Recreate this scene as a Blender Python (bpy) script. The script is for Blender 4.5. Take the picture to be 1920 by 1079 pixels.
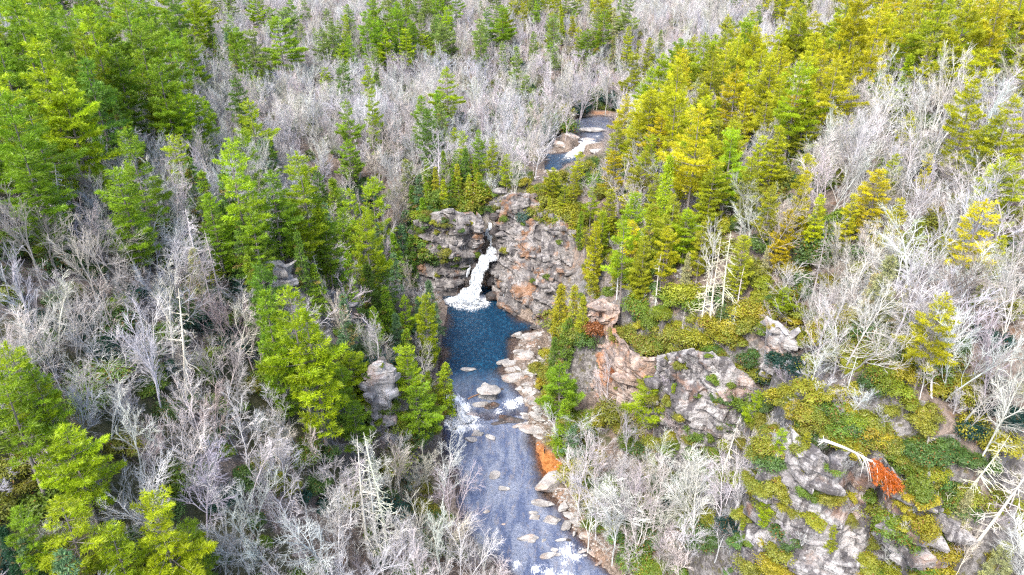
import bpy, bmesh, math, random
import numpy as np
from mathutils import Vector, Matrix, Euler

for o in list(bpy.data.objects):
    bpy.data.objects.remove(o)
SC = bpy.context.scene
COL = SC.collection
random.seed(7)
RNG = np.random.default_rng(7)

# ------------------------------------------------------------------ camera
CAM_Z, PITCH, F = 100.0, math.radians(27.0), 1300.0      # metres, down-tilt, focal length in pixels of a 1920 wide frame
CW, CH = 1920.0, 1079.0
cam_d = bpy.data.cameras.new('camera')
cam_d.sensor_width = 36.0
cam_d.lens = 36.0 * F / CW
cam_d.clip_start = 1.0
cam_d.clip_end = 6000.0
cam = bpy.data.objects.new('camera', cam_d)
COL.objects.link(cam)
cam.location = (0, 0, CAM_Z)
cam.rotation_euler = (math.pi / 2 - PITCH, 0, 0)
SC.camera = cam

# ------------------------------------------------------------------ light
SUN_EL, SUN_AZ = math.radians(52), math.radians(-150)     # high thin cloud, light from behind the camera
world = bpy.data.worlds.new('World')
SC.world = world
world.use_nodes = True
wn = world.node_tree
wn.nodes.clear()
w_out = wn.nodes.new('ShaderNodeOutputWorld')
w_bg = wn.nodes.new('ShaderNodeBackground')
w_sky = wn.nodes.new('ShaderNodeTexSky')
w_sky.sky_type = 'NISHITA'
w_sky.sun_disc = False
w_sky.sun_elevation = SUN_EL
w_sky.sun_rotation = SUN_AZ
w_sky.air_density = 1.0
w_sky.dust_density = 3.0
w_sky.ozone_density = 1.0
w_bg.inputs['Strength'].default_value = 0.15
wn.links.new(w_sky.outputs['Color'], w_bg.inputs['Color'])
wn.links.new(w_bg.outputs['Background'], w_out.inputs['Surface'])
sun_d = bpy.data.lights.new('sun', 'SUN')
sun_d.energy = 1.5
sun_d.angle = math.radians(18)
sun_d.color = (1.0, 0.95, 0.87)
sun = bpy.data.objects.new('sun', sun_d)
COL.objects.link(sun)
sdir = Vector((math.sin(SUN_AZ) * math.cos(SUN_EL), math.cos(SUN_AZ) * math.cos(SUN_EL), math.sin(SUN_EL)))
sun.rotation_euler = sdir.to_track_quat('Z', 'Y').to_euler()
vs = SC.view_settings
vs.view_transform = 'Standard'
vs.look = 'None'
vs.exposure = 1.85
vs.gamma = 1.0
SC.cycles.max_bounces = 5
SC.cycles.diffuse_bounces = 3
SC.cycles.glossy_bounces = 2
SC.cycles.transmission_bounces = 3
SC.cycles.transparent_max_bounces = 8
SC.cycles.use_denoising = False
SC.cycles.sample_clamp_indirect = 2.5
SC.cycles.filter_width = 1.3
SC.cycles.caustics_reflective = False
SC.cycles.caustics_refractive = False

# ------------------------------------------------------------------ projection helpers
cp, sp = math.cos(PITCH), math.sin(PITCH)

def ray(px, py):
    x = (px - CW / 2) / F
    y = -(py - CH / 2) / F
    return np.array([x, cp + y * sp, -sp + y * cp])

def at(px, py, z):
    d = ray(px, py)
    t = (z - CAM_Z) / d[2]
    return np.array([d[0] * t, d[1] * t, z])

def project(P):
    P = np.asarray(P, float)
    x = P[..., 0]; y = P[..., 1]; z = P[..., 2] - CAM_Z
    dep = y * cp - z * sp
    up = y * sp + z * cp
    dd = np.where(np.abs(dep) < 1e-6, 1e-6, dep)
    return CW / 2 + F * x / dd, CH / 2 - F * up / dd, dep

# ------------------------------------------------------------------ noise
def _hash(ix, iy, iz, seed):
    n = (ix * 374761393 + iy * 668265263 + iz * 2147483647 + seed * 1442695041) & 0xFFFFFFFF
    n = ((n ^ (n >> 13)) * 1274126177) & 0xFFFFFFFF
    n = n ^ (n >> 16)
    return (n & 0xFFFFFF) / float(0xFFFFFF)

def vnoise(x, y, z=None, seed=0):
    x = np.asarray(x, float); y = np.asarray(y, float)
    z = np.zeros_like(x) if z is None else np.asarray(z, float)
    ix = np.floor(x).astype(np.int64); iy = np.floor(y).astype(np.int64); iz = np.floor(z).astype(np.int64)
    fx = x - ix; fy = y - iy; fz = z - iz
    fx = fx * fx * (3 - 2 * fx); fy = fy * fy * (3 - 2 * fy); fz = fz * fz * (3 - 2 * fz)
    r = 0
    for dx in (0, 1):
        for dy in (0, 1):
            for dz in (0, 1):
                w = (fx if dx else 1 - fx) * (fy if dy else 1 - fy) * (fz if dz else 1 - fz)
                r = r + w * _hash(ix + dx, iy + dy, iz + dz, seed)
    return r * 2 - 1

def fbm(x, y, z=None, octs=4, seed=0):
    r, a, f = 0, 1.0, 1.0
    z0 = None if z is None else np.asarray(z, float)
    for k in range(octs):
        r = r + a * vnoise(np.asarray(x) * f, np.asarray(y) * f, None if z0 is None else z0 * f, seed + k * 17)
        a *= 0.5; f *= 2.03
    return r

# ------------------------------------------------------------------ mesh helpers
def mesh_np(name, V, Fc, mats=(), mi=None, attrs=None, smooth=False):
    V = np.asarray(V, np.float32); Fc = np.asarray(Fc, np.int32)
    k = Fc.shape[1]
    me = bpy.data.meshes.new(name)
    me.vertices.add(len(V)); me.vertices.foreach_set('co', V.ravel())
    me.loops.add(Fc.size); me.loops.foreach_set('vertex_index', Fc.ravel())
    me.polygons.add(len(Fc))
    me.polygons.foreach_set('loop_start', np.arange(0, Fc.size, k, dtype=np.int32))
    me.polygons.foreach_set('loop_total', np.full(len(Fc), k, np.int32))
    for m in mats:
        me.materials.append(m)
    if mi is not None:
        me.polygons.foreach_set('material_index', np.asarray(mi, np.int32))
    me.polygons.foreach_set('use_smooth', np.full(len(Fc), smooth, bool))
    for an, A in (attrs or {}).items():
        at_ = me.attributes.new(an, 'FLOAT_COLOR', 'POINT')
        A = np.asarray(A, np.float32)
        if A.shape[1] == 3:
            A = np.concatenate([A, np.ones((len(A), 1), np.float32)], 1)
        at_.data.foreach_set('color', A.ravel())
    me.update(calc_edges=True)
    me.validate()
    return me

class Geo:
    """collects pieces (vertices, faces, one colour row per vertex) for one mesh of triangles"""
    def __init__(self):
        self.V, self.F, self.A, self.M, self.n = [], [], [], [], 0
    def add(self, V, Fc, a=(0.5, 0.5, 0.5), m=0):
        V = np.asarray(V, float); Fc = np.asarray(Fc, int)
        if Fc.shape[1] == 4:
            Fc = np.concatenate([Fc[:, [0, 1, 2]], Fc[:, [0, 2, 3]]])
        self.V.append(V); self.F.append(Fc + self.n)
        a = np.asarray(a, float)
        self.A.append(np.broadcast_to(a, (len(V), 3)) if a.ndim == 1 else a)
        self.M.append(np.full(len(Fc), m)); self.n += len(V)
    def join(self, other, m):
        for V, Fc, A in zip(other.V, other.F, other.A):
            pass
        V = np.concatenate(other.V); Fc = np.concatenate(other.F); A = np.concatenate(other.A)
        self.add(V, Fc, A, m)
    def mesh(self, name, mats, smooth=False):
        return mesh_np(name, np.concatenate(self.V), np.concatenate(self.F), mats, np.concatenate(self.M), {'var': np.concatenate(self.A)}, smooth)

def norm(v):
    v = np.asarray(v, float)
    return v / (np.linalg.norm(v, axis=-1, keepdims=True) + 1e-9)

def tube(P, R, sides):
    P = np.asarray(P, float); R = np.asarray(R, float); n = len(P)
    T = norm(np.gradient(P, axis=0))
    ref = np.array([0.3, 0.2, 1.0]) if abs(norm(T.mean(0))[2]) < 0.8 else np.array([1.0, 0.15, 0.1])
    U = norm(np.cross(T, ref)); W = np.cross(T, U)
    a = np.arange(sides) * 2 * math.pi / sides
    V = P[:, None, :] + R[:, None, None] * (np.cos(a)[None, :, None] * U[:, None, :] + np.sin(a)[None, :, None] * W[:, None, :])
    i = np.arange(n - 1)[:, None]; j = np.arange(sides)[None, :]; k = (j + 1) % sides
    q = np.stack([i * sides + j, i * sides + k, (i + 1) * sides + k, (i + 1) * sides + j], -1).reshape(-1, 4)
    return V.reshape(-1, 3), q

def link(name, data, parent=None, loc=None, mat=None):
    o = bpy.data.objects.new(name, data)
    COL.objects.link(o)
    if parent is not None:
        o.parent = parent
    if loc is not None:
        o.location = loc
    return o

def tag(o, label=None, cat=None, group=None, kind=None):
    if label: o['label'] = label
    if cat: o['category'] = cat
    if group: o['group'] = group
    if kind: o['kind'] = kind
    return o

# ------------------------------------------------------------------ material helpers
class NT:
    def __init__(self, name):
        self.mat = bpy.data.materials.new(name); self.mat.use_nodes = True
        self.t = self.mat.node_tree; self.t.nodes.clear()
        self.out = self.t.nodes.new('ShaderNodeOutputMaterial')
    def n(self, typ, **kw):
        nd = self.t.nodes.new(typ)
        for k, v in kw.items():
            setattr(nd, k, v)
        return nd
    def l(self, a, b):
        self.t.links.new(a, b)
    def val(self, sock, v):
        if hasattr(v, 'links'):
            self.l(v, sock)
        else:
            sock.default_value = v
    def mix(self, f, a, b, blend='MIX'):
        nd = self.n('ShaderNodeMix', data_type='RGBA', blend_type=blend)
        self.val(nd.inputs[0], f)
        for s, v in ((nd.inputs[6], a), (nd.inputs[7], b)):
            self.val(s, v if hasattr(v, 'links') or len(v) == 4 else (*v, 1))
        return nd.outputs[2]
    def math(self, op, a, b=0.0, c=0.0, clamp=False):
        nd = self.n('ShaderNodeMath', operation=op, use_clamp=clamp)
        self.val(nd.inputs[0], a); self.val(nd.inputs[1], b)
        if op in ('MULTIPLY_ADD',):
            self.val(nd.inputs[2], c)
        return nd.outputs[0]
    def ramp(self, f, lo, hi):
        nd = self.n('ShaderNodeMapRange', interpolation_type='SMOOTHSTEP')
        self.val(nd.inputs[0], f); nd.inputs[1].default_value = lo; nd.inputs[2].default_value = hi
        return nd.outputs[0]
    def noise(self, scale, detail=4, rough=0.55, vec=None, dim='3D', dist=0.0):
        nd = self.n('ShaderNodeTexNoise', noise_dimensions=dim)
        nd.inputs['Scale'].default_value = scale; nd.inputs['Detail'].default_value = detail
        nd.inputs['Roughness'].default_value = rough; nd.inputs['Distortion'].default_value = dist
        if vec is not None: self.l(vec, nd.inputs['Vector'])
        return nd.outputs['Fac']
    def pos(self, scale=(1, 1, 1)):
        g = self.n('ShaderNodeNewGeometry')
        m = self.n('ShaderNodeMapping'); m.inputs['Scale'].default_value = scale
        self.l(g.outputs['Position'], m.inputs['Vector'])
        return m.outputs['Vector']
    def attr(self, name, kind='GEOMETRY'):
        nd = self.n('ShaderNodeAttribute', attribute_type=kind, attribute_name=name)
        return nd
    def sep(self, col):
        nd = self.n('ShaderNodeSeparateColor'); self.l(col, nd.inputs[0])
        return nd.outputs
    def bump(self, h, dist=0.1, strength=1.0):
        nd = self.n('ShaderNodeBump'); nd.inputs['Distance'].default_value = dist; nd.inputs['Strength'].default_value = strength
        self.l(h, nd.inputs['Height'])
        return nd.outputs['Normal']
    def surf(self, col, rough=0.8, spec=0.3, normal=None):
        nd = self.n('ShaderNodeBsdfPrincipled')
        self.val(nd.inputs['Base Color'], col if hasattr(col, 'links') else (*col, 1))
        self.val(nd.inputs['Roughness'], rough)
        nd.inputs['Specular IOR Level'].default_value = spec
        if normal is not None: self.l(normal, nd.inputs['Normal'])
        return nd.outputs[0]
    def done(self, shader):
        self.l(shader, self.out.inputs['Surface'])
        return self.mat

def foliage_mat(name, trans=0.3, hue_shift=(1.15, 1.08, 0.6), dead=(0.30, 0.20, 0.06)):
    """leaf colour = the plant's own tint, varied from tuft to tuft (attribute var: r brightness, g younger yellower tips, b dead tufts)"""
    m = NT(name)
    tint = m.attr('tint', 'INSTANCER').outputs['Color']
    r, g, b = m.sep(m.attr('var').outputs['Color'])[:3]
    v = m.math('MULTIPLY_ADD', r, 0.9, 0.55)
    c = tint
    sc = m.n('ShaderNodeVectorMath', operation='SCALE'); m.l(c, sc.inputs[0]); m.l(v, sc.inputs['Scale'])
    c = sc.outputs[0]
    tip = m.mix(1.0, c, hue_shift, 'MULTIPLY')
    c = m.mix(g, c, tip)
    c = m.mix(b, c, dead)
    d = m.n('ShaderNodeBsdfDiffuse'); m.l(c, d.inputs['Color'])
    t = m.n('ShaderNodeBsdfTranslucent'); m.l(c, t.inputs['Color'])
    gl = m.n('ShaderNodeBsdfGlossy'); gl.inputs['Roughness'].default_value = 0.45
    gl.inputs['Color'].default_value = (0.9, 0.9, 0.9, 1)
    mx = m.n('ShaderNodeMixShader'); mx.inputs[0].default_value = trans
    m.l(d.outputs[0], mx.inputs[1]); m.l(t.outputs[0], mx.inputs[2])
    mg = m.n('ShaderNodeMixShader'); mg.inputs[0].default_value = 0.025
    m.l(mx.outputs[0], mg.inputs[1]); m.l(gl.outputs[0], mg.inputs[2])
    return m.done(mg.outputs[0])

def bark_mat(name, c0, c1, use_tint=True, scale=3.0):
    m = NT(name)
    nz = m.ramp(m.noise(scale, 3), 0.35, 0.65)
    c = m.mix(nz, c0, c1)
    if use_tint:
        c = m.mix(1.0, c, m.attr('tint', 'INSTANCER').outputs['Color'], 'MULTIPLY')
    return m.done(m.surf(c, 0.9, 0.1))

M_PINE = foliage_mat('pine_needles', 0.35)
M_HEMLOCK = foliage_mat('hemlock_needles', 0.3, (1.25, 1.1, 0.9))
M_LEAF = foliage_mat('evergreen_leaves', 0.25, (1.3, 1.0, 0.5), (0.20, 0.09, 0.02))
M_PINEBARK = bark_mat('pine_bark', (0.16, 0.14, 0.13), (0.30, 0.27, 0.26), False)
M_BARE = bark_mat('pale_bark', (0.35, 0.342, 0.335), (0.53, 0.522, 0.512))
M_DEAD = bark_mat('weathered_wood', (0.42, 0.41, 0.38), (0.70, 0.68, 0.63))

def rock_mat(name, base=(0.19, 0.18, 0.183), pale=(0.37, 0.36, 0.36), dark=(0.055, 0.05, 0.055), rust=(0.42, 0.17, 0.045), rusty=0.22, darkness=0.85, damp=None):
    m = NT(name)
    p = m.pos(); lay = m.pos((0.25, 0.25, 1.6)); streak = m.pos((0.9, 0.9, 0.10))
    n1 = m.noise(0.35, 6, 0.6, p)
    c = m.mix(m.ramp(n1, 0.38, 0.62), base, pale)
    c = m.mix(m.math('MULTIPLY', m.ramp(m.noise(1.0, 5, 0.65, lay), 0.5, 0.68), 0.55), c, (0.20, 0.17, 0.155))
    # lichen and water streaks of their own shape
    c = m.mix(m.math('MULTIPLY', m.ramp(m.noise(0.55, 6, 0.7, streak), 0.46, 0.57), darkness), c, dark)
    c = m.mix(m.math('MULTIPLY', m.ramp(m.noise(1.7, 7, 0.8, p), 0.50, 0.62), darkness), c, (0.09, 0.085, 0.08))
    # iron staining
    c = m.mix(m.math('MULTIPLY', m.ramp(m.noise(0.16, 6, 0.65, p), 0.53, 0.64), rusty), c, rust)
    c = m.mix(m.math('MULTIPLY', m.ramp(m.noise(2.6, 3, 0.6, p), 0.60, 0.72), 0.5), c, (0.50, 0.50, 0.49))
    if damp is not None:
        g = m.n('ShaderNodeNewGeometry'); z = m.n('ShaderNodeSeparateXYZ'); m.l(g.outputs['Position'], z.inputs[0])
        wet = m.ramp(m.math('ADD', z.outputs[2], m.math('MULTIPLY', m.noise(0.7, 3, 0.5, p), 1.5)), damp + 2.2, damp + 0.3)
        c = m.mix(m.math('MULTIPLY', wet, 0.8), c, (0.03, 0.026, 0.025))
    h = m.math('ADD', m.noise(1.2, 8, 0.65, lay), m.math('MULTIPLY', m.noise(4.0, 5, 0.6, p), 0.4))
    return m.done(m.surf(c, 0.85, 0.25, m.bump(h, 0.5, 0.8)))

M_ROCK = rock_mat('quartzite_rock')
M_FALLROCK = rock_mat('waterfall_rock', base=(0.155, 0.145, 0.143), pale=(0.31, 0.295, 0.288), rust=(0.29, 0.135, 0.05), rusty=0.6, darkness=0.8, damp=1.2)
M_ORANGE = rock_mat('iron_stained_rock', base=(0.27, 0.19, 0.145), pale=(0.40, 0.32, 0.28), rust=(0.40, 0.18, 0.08), rusty=0.7, darkness=0.5)
M_BOULDER = rock_mat('river_boulder_rock', base=(0.27, 0.258, 0.245), pale=(0.46, 0.44, 0.42), rusty=0.25, darkness=0.22, damp=-1.9)
M_PALEROCK = rock_mat('pale_rock', base=(0.33, 0.315, 0.31), pale=(0.52, 0.50, 0.49), rusty=0.25, darkness=0.5)
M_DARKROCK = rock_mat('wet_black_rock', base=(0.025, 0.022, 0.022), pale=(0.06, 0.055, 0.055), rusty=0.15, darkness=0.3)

# ================================================================== TERRAIN
# cliff faces: matching base and top edges as (px, py, height) picked on the photograph and carried to real 3-D points
CLIFFS = {
    'falls_west': dict(mat=M_FALLROCK, wid=2.0, amp=1.5, vert=1.3, tilt=0.06, fade=4.5, base=[(752, 515, 4), (800, 540, 1.5), (848, 545, 1), (868, 520, 4), (886, 498, 9), (897, 478, 13)],
                       top=[(762, 446, 15), (786, 418, 21), (812, 399, 25.5), (850, 393, 27.5), (880, 404, 26), (897, 414, 24.5), (905, 402, 25)]),
    'falls_east': dict(mat=M_FALLROCK, wid=2.4, amp=1.6, vert=1.1, tilt=0.24, fade=4.5, base=[(932, 474, 13), (941, 520, 6), (945, 562, 1.5), (985, 600, 1), (1028, 612, 1.5), (1078, 600, 5)],
                       top=[(925, 388, 25.5), (939, 376, 28), (962, 365, 30), (1000, 369, 30), (1022, 396, 27), (1052, 404, 28), (1088, 428, 26)]),
    'outcrop': dict(mat=M_ORANGE, base=[(1092, 690, 8), (1120, 735, 8), (1160, 765, 8), (1195, 790, 8), (1240, 805, 8)],
                    top=[(1100, 568, 27), (1130, 566, 28.5), (1165, 578, 28), (1185, 650, 25), (1240, 682, 26)]),
    'bluff': dict(mat=M_ROCK, vert=1.7, base=[(1225, 825, 8.5), (1260, 850, 9), (1300, 868, 10), (1345, 880, 11), (1390, 885, 12), (1412, 860, 16)],
                  top=[(1232, 676, 26.5), (1270, 664, 30), (1310, 655, 33), (1350, 660, 34), (1384, 690, 33), (1398, 740, 30)]),
    'notch_tower': dict(mat=M_PALEROCK, amp=.5, vert=.2, fade=1.0, base=[(1425, 715, 31), (1450, 722, 31), (1482, 716, 32), (1496, 690, 34)],
                        top=[(1436, 622, 42.5), (1455, 616, 43.5), (1478, 628, 43.5), (1492, 640, 42.5)]),
    'near_bluff': dict(mat=M_ROCK, vert=1.9, foot=(-0.8, -0.6, [16, 15, 14, 14, 15, 18, 24, 28]),
                       top=[(1436, 880, 36), (1450, 850, 40), (1482, 812, 44.5), (1548, 836, 46), (1610, 858, 46), (1680, 878, 45.5), (1745, 925, 43.5), (1800, 985, 41)]),
    'river_pillar': dict(mat=M_PALEROCK, amp=.75, vert=.3, fade=.6, wid=.7, base=[(692, 806, 13.5), (702, 832, 12.2), (719, 838, 12), (734, 826, 12)],
                         top=[(696, 694, 27), (706, 684, 29), (718, 685, 29), (729, 696, 26.5)]),
    'spur_ledge': dict(mat=M_PALEROCK, amp=.6, vert=.2, fade=1.0, base=[(492, 530, 40.5), (510, 548, 39.5), (535, 552, 39.5), (552, 532, 41)],
                       top=[(490, 497, 45.5), (505, 491, 46.5), (530, 493, 46.5), (545, 503, 45.5)]),
    'gully_cliff': dict(mat=M_ROCK, base=[(598, 590, 30), (625, 612, 28), (655, 618, 26), (668, 600, 26)],
                        top=[(598, 545, 36), (625, 552, 34.5), (648, 562, 33), (664, 572, 31)]),
}
for c in CLIFFS.values():
    c['T'] = np.array([at(*p) for p in c['top']])
    if 'base' in c:
        c['B'] = np.array([at(*p) for p in c['base']])
    else:
        c['B'] = np.array([(t[0] + c['foot'][0], t[1] + c['foot'][1], z) for t, z in zip(c['T'], c['foot'][2])])

GROUND_PX = [
    # slope on the photograph's lower left
    (0, 1079, 36), (200, 1079, 30), (400, 1079, 23), (600, 1079, 14), (750, 1079, 6), (860, 1050, 1.2),
    (0, 900, 42), (200, 900, 38), (400, 900, 31), (550, 890, 24), (680, 900, 12.5), (780, 900, 3.5),
    (0, 720, 48), (200, 720, 44), (400, 720, 36), (550, 720, 31), (640, 760, 22), (780, 780, 4.5),
    (0, 560, 55), (200, 560, 50), (400, 560, 43), (590, 650, 29),
    (100, 420, 56), (250, 430, 52), (400, 450, 48), (520, 470, 46), (600, 520, 38), (690, 610, 24), (760, 690, 7),
    # hollow behind the spur, left side of the plunge pool
    (800, 640, 2.5), (785, 580, 4), (745, 540, 6), (700, 480, 10), (660, 430, 17), (600, 370, 26),
    (0, 250, 60), (200, 300, 56), (450, 350, 42), (450, 250, 42), (700, 280, 34), (850, 320, 28.5), (780, 350, 27),
    (200, 150, 58), (640, 150, 40), (900, 200, 32), (900, 290, 28),
    (0, 60, 66), (500, 60, 56), (960, 80, 47), (960, 0, 59), (500, 0, 64), (0, 0, 72), (1300, 60, 54), (1300, 0, 62), (1600, 0, 68), (1920, 0, 76),
    # upper river
    (1050, 300, 26), (1045, 285, 26), (1110, 240, 28.5), (1140, 215, 28.8), (1000, 262, 29.5), (1060, 215, 30.5), (1100, 190, 32), (1180, 180, 33), (1000, 330, 27), (1040, 330, 27), (945, 350, 27.5),
    (1110, 300, 27.3), (1130, 270, 28),
    # right bank plateau
    (1130, 340, 31), (1180, 300, 34), (1200, 400, 36), (1180, 540, 32), (1250, 480, 38), (1300, 600, 36), (1240, 600, 32), (1400, 560, 42), (1400, 450, 46), (1400, 330, 50),
    (1300, 250, 46), (1200, 230, 35), (1530, 270, 56), (1700, 200, 62), (1900, 200, 66), (1600, 400, 54), (1800, 400, 58), (1900, 560, 58),
    (1700, 560, 54), (1550, 620, 50), (1560, 740, 48), (1750, 740, 49), (1900, 760, 52), (1900, 950, 44), (1850, 1079, 30), (1480, 770, 44.5),
    # foot of the right bank cliffs
    (1080, 900, 1.6), (1150, 960, 4), (1250, 950, 8), (1350, 960, 12), (1150, 1079, 2.0), (1300, 1079, 9), (1400, 1079, 14), (1055, 780, 1.4), (1100, 830, 3),
    (1200, 860, 6.5), (1060, 710, 1.8), (1040, 640, 1.8), (1420, 800, 24), (1415, 730, 31), (1070, 650, 4.5), (1090, 560, 12),
]
GROUND_XYZ = [(0, 25, -2.5), (-45, 30, 26), (45, 25, 22), (320, -100, 60), (-320, -100, 60), (8, -150, -6), (0, 900, 120), (-900, 900, 170), (900, 900, 170),
              (0, 1600, 300), (-1400, 200, 130), (1400, 200, 130), (-600, 400, 98), (600, 400, 100), (-1400, 1600, 320), (1400, 1600, 320), (-260, 200, 70), (260, 160, 80), (-1400, -300, 140), (1400, -300, 140), (0, 660, 78), (24, 56, 12), (33, 52, 13), (44, 47, 18), (56, 44, 26), (30, 40, 14)]
CTRL = [at(*p) for p in GROUND_PX] + [np.array(p, float) for p in GROUND_XYZ]
for c in CLIFFS.values():
    for b, t in zip(c['B'], c['T']):
        d = t - b; d[2] = 0
        # the ground runs a little inside the face, its foot and brow where the face has them
        CTRL.append(b + np.array([0, 1.0, 0.2])); CTRL.append(t + np.array([0, 2.2, -0.6]))
for x, y, z in [(921, 420, 22.3), (916, 440, 18.6), (918, 455, 15.5), (928, 473, 13.6), (908, 488, 12.5), (899, 514, 8.8), (893, 530, 6.3), (887, 546, 3.9), (882, 560, 1.9)]:
    CTRL.append(at(x, y, z) + np.array([0, 1.1, -0.6]))
CTRL = np.array(CTRL)
_keep = []
for i, p in enumerate(CTRL):
    if all(np.hypot(*(CTRL[j, :2] - p[:2])) > 1.2 for j in _keep):
        _keep.append(i)
CTRL = CTRL[_keep]
_D = np.hypot(CTRL[:, None, 0] - CTRL[None, :, 0], CTRL[:, None, 1] - CTRL[None, :, 1])
_n = len(CTRL)
_A = np.zeros((_n + 3, _n + 3)); _A[:_n, :_n] = -_D - np.eye(_n) * 0.15
_A[:_n, _n] = 1; _A[:_n, _n + 1:] = CTRL[:, :2]; _A[_n, :_n] = 1; _A[_n + 1:, :_n] = CTRL[:, :2].T
_W = np.linalg.solve(_A, np.concatenate([CTRL[:, 2], np.zeros(3)]))

def raw_ground(X, Y):
    X = np.asarray(X, float); Y = np.asarray(Y, float); sh = X.shape
    x = X.ravel(); y = Y.ravel(); r = np.empty_like(x)
    for s in range(0, len(x), 20000):
        e = s + 20000
        d = np.hypot(x[s:e, None] - CTRL[None, :, 0], y[s:e, None] - CTRL[None, :, 1])
        r[s:e] = -d @ _W[:_n] + _W[_n] + _W[_n + 1] * x[s:e] + _W[_n + 2] * y[s:e]
    return r.reshape(sh)

def seg_dist(X, Y, P, closed=True):
    P = np.asarray(P)[:, :2]; Q = np.roll(P, -1, 0)
    if not closed: P, Q = P[:-1], Q[:-1]
    d = np.full(X.shape, 1e9)
    for a, b in zip(P, Q):
        ab = b - a; L = ab @ ab + 1e-9
        t = np.clip(((X - a[0]) * ab[0] + (Y - a[1]) * ab[1]) / L, 0, 1)
        d = np.minimum(d, np.hypot(X - a[0] - t * ab[0], Y - a[1] - t * ab[1]))
    return d

def inside(X, Y, P):
    P = np.asarray(P)[:, :2]; Q = np.roll(P, -1, 0); r = np.zeros(X.shape, bool)
    for a, b in zip(P, Q):
        c = (a[1] > Y) != (b[1] > Y)
        r ^= c & (X < (b[0] - a[0]) * (Y - a[1]) / (b[1] - a[1] + 1e-12) + a[0])
    return r

def sdist(X, Y, P):
    d = seg_dist(X, Y, P)
    return np.where(inside(X, Y, P), -d, d)

# ------------------------------------------------------------------ water outlines (pixels on the photograph -> points at the water's level)
LOW = [at(x, y, 0.0) for x, y in [(838, 762), (826, 800), (822, 840), (838, 890), (852, 930), (862, 985), (900, 1030), (925, 1060), (945, 1085), (960, 1130), (985, 1220), (1010, 1400),
                                   (1230, 1400), (1215, 1200), (1185, 1120), (1150, 1079), (1125, 1050), (1098, 1015), (1078, 990), (1066, 955), (1034, 925), (1020, 882), (1009, 850), (1000, 812), (992, 775), (985, 762)]]
POOL = [at(x, y, 1.0) for x, y in [(820, 545), (838, 575), (832, 600), (826, 640), (818, 690), (826, 730), (838, 766), (905, 780), (988, 768), (978, 740), (962, 715), (946, 695), (960, 672), (972, 640), (1000, 622), (1020, 612), (985, 600), (950, 575), (938, 545), (915, 530), (880, 525), (850, 540)]]
UPPOOL = [at(x, y, 26.4) for x, y in [(1016, 290), (1020, 318), (1046, 321), (1062, 310), (1085, 300), (1105, 283), (1098, 268), (1068, 284), (1040, 287)]]
UPRIV = [at(x, y, 28.9) for x, y in [(1072, 222), (1062, 236), (1078, 250), (1085, 264), (1092, 270), (1118, 268), (1140, 262), (1158, 240), (1150, 218), (1120, 216)]]
WATERS = [(LOW, 0.0, 0.55, 0.5), (POOL, 1.0, 3.2, 0.28), (UPPOOL, 26.4, 1.6, 0.3), (UPRIV, 28.9, 0.9, 0.3)]
ORANGE_SAND = [at(x, y, 0.1) for x, y in [(1009, 832), (1020, 848), (1062, 874), (1066, 900), (1030, 905), (1012, 868)]]

def ground(X, Y):
    X = np.asarray(X, float); Y = np.asarray(Y, float)
    Z = raw_ground(X, Y)
    rough = fbm(X * 0.09, Y * 0.09, octs=4, seed=3) * 0.9 + fbm(X * 0.02, Y * 0.02, octs=2, seed=9) * 1.4
    wd = [sdist(X, Y, P) for P, *_ in WATERS]
    near = np.minimum.reduce(wd)
    Z = Z + rough * np.clip((near + 1) / 9.0, 0.12, 1.0)
    for (P, lev, dep, sl), d in zip(WATERS, wd):
        bank = lev + 0.12 + np.clip(d, 0, None) * 0.22 + fbm(X * 0.3, Y * 0.3, octs=3, seed=21) * 0.25
        k = np.clip(1 - d / 6.0, 0, 1) ** 1.3
        Z = np.where((d > 0) & (d < 6), np.where(Z < bank, bank, Z + (np.minimum(Z, bank + d * 0.8) - Z) * k * 0.7), Z)
    big = np.full(X.shape, 1e6)
    for (P, lev, dep, sl), d in zip(WATERS, wd):
        bed = lev - 0.08 - np.minimum(dep, -d * sl) + fbm(X * 0.35, Y * 0.35, octs=3, seed=5) * 0.10
        Z = np.where(d <= 0, np.where(big < 1e5, np.minimum(bed, Z), bed), Z)
        big = np.where(d <= 0, bed, big)
    return Z

def axis(lo, f0, f1, hi, step, grow):
    mid = np.arange(f0, f1 + 1e-6, step); l, r = [], []
    s, p = step, f0
    while p > lo: s *= grow; p -= s; l.append(p)
    s, p = step, f1
    while p < hi: s *= grow; p += s; r.append(p)
    return np.concatenate([l[::-1], mid, r])

gx = axis(-1500, -100, 110, 1500, 1.1, 1.06)
gy = axis(-250, 28, 300, 1700, 1.1, 1.06)
GX, GY = np.meshgrid(gx, gy)
GZ = ground(GX, GY)
_nx, _ny = len(gx), len(gy)
_i = np.arange(_ny - 1)[:, None] * _nx + np.arange(_nx - 1)[None, :]
_q = np.stack([_i, _i + 1, _i + _nx + 1, _i + _nx], -1).reshape(-1, 4)
_TV = np.stack([GX, GY, GZ], -1).reshape(-1, 3)
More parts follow.
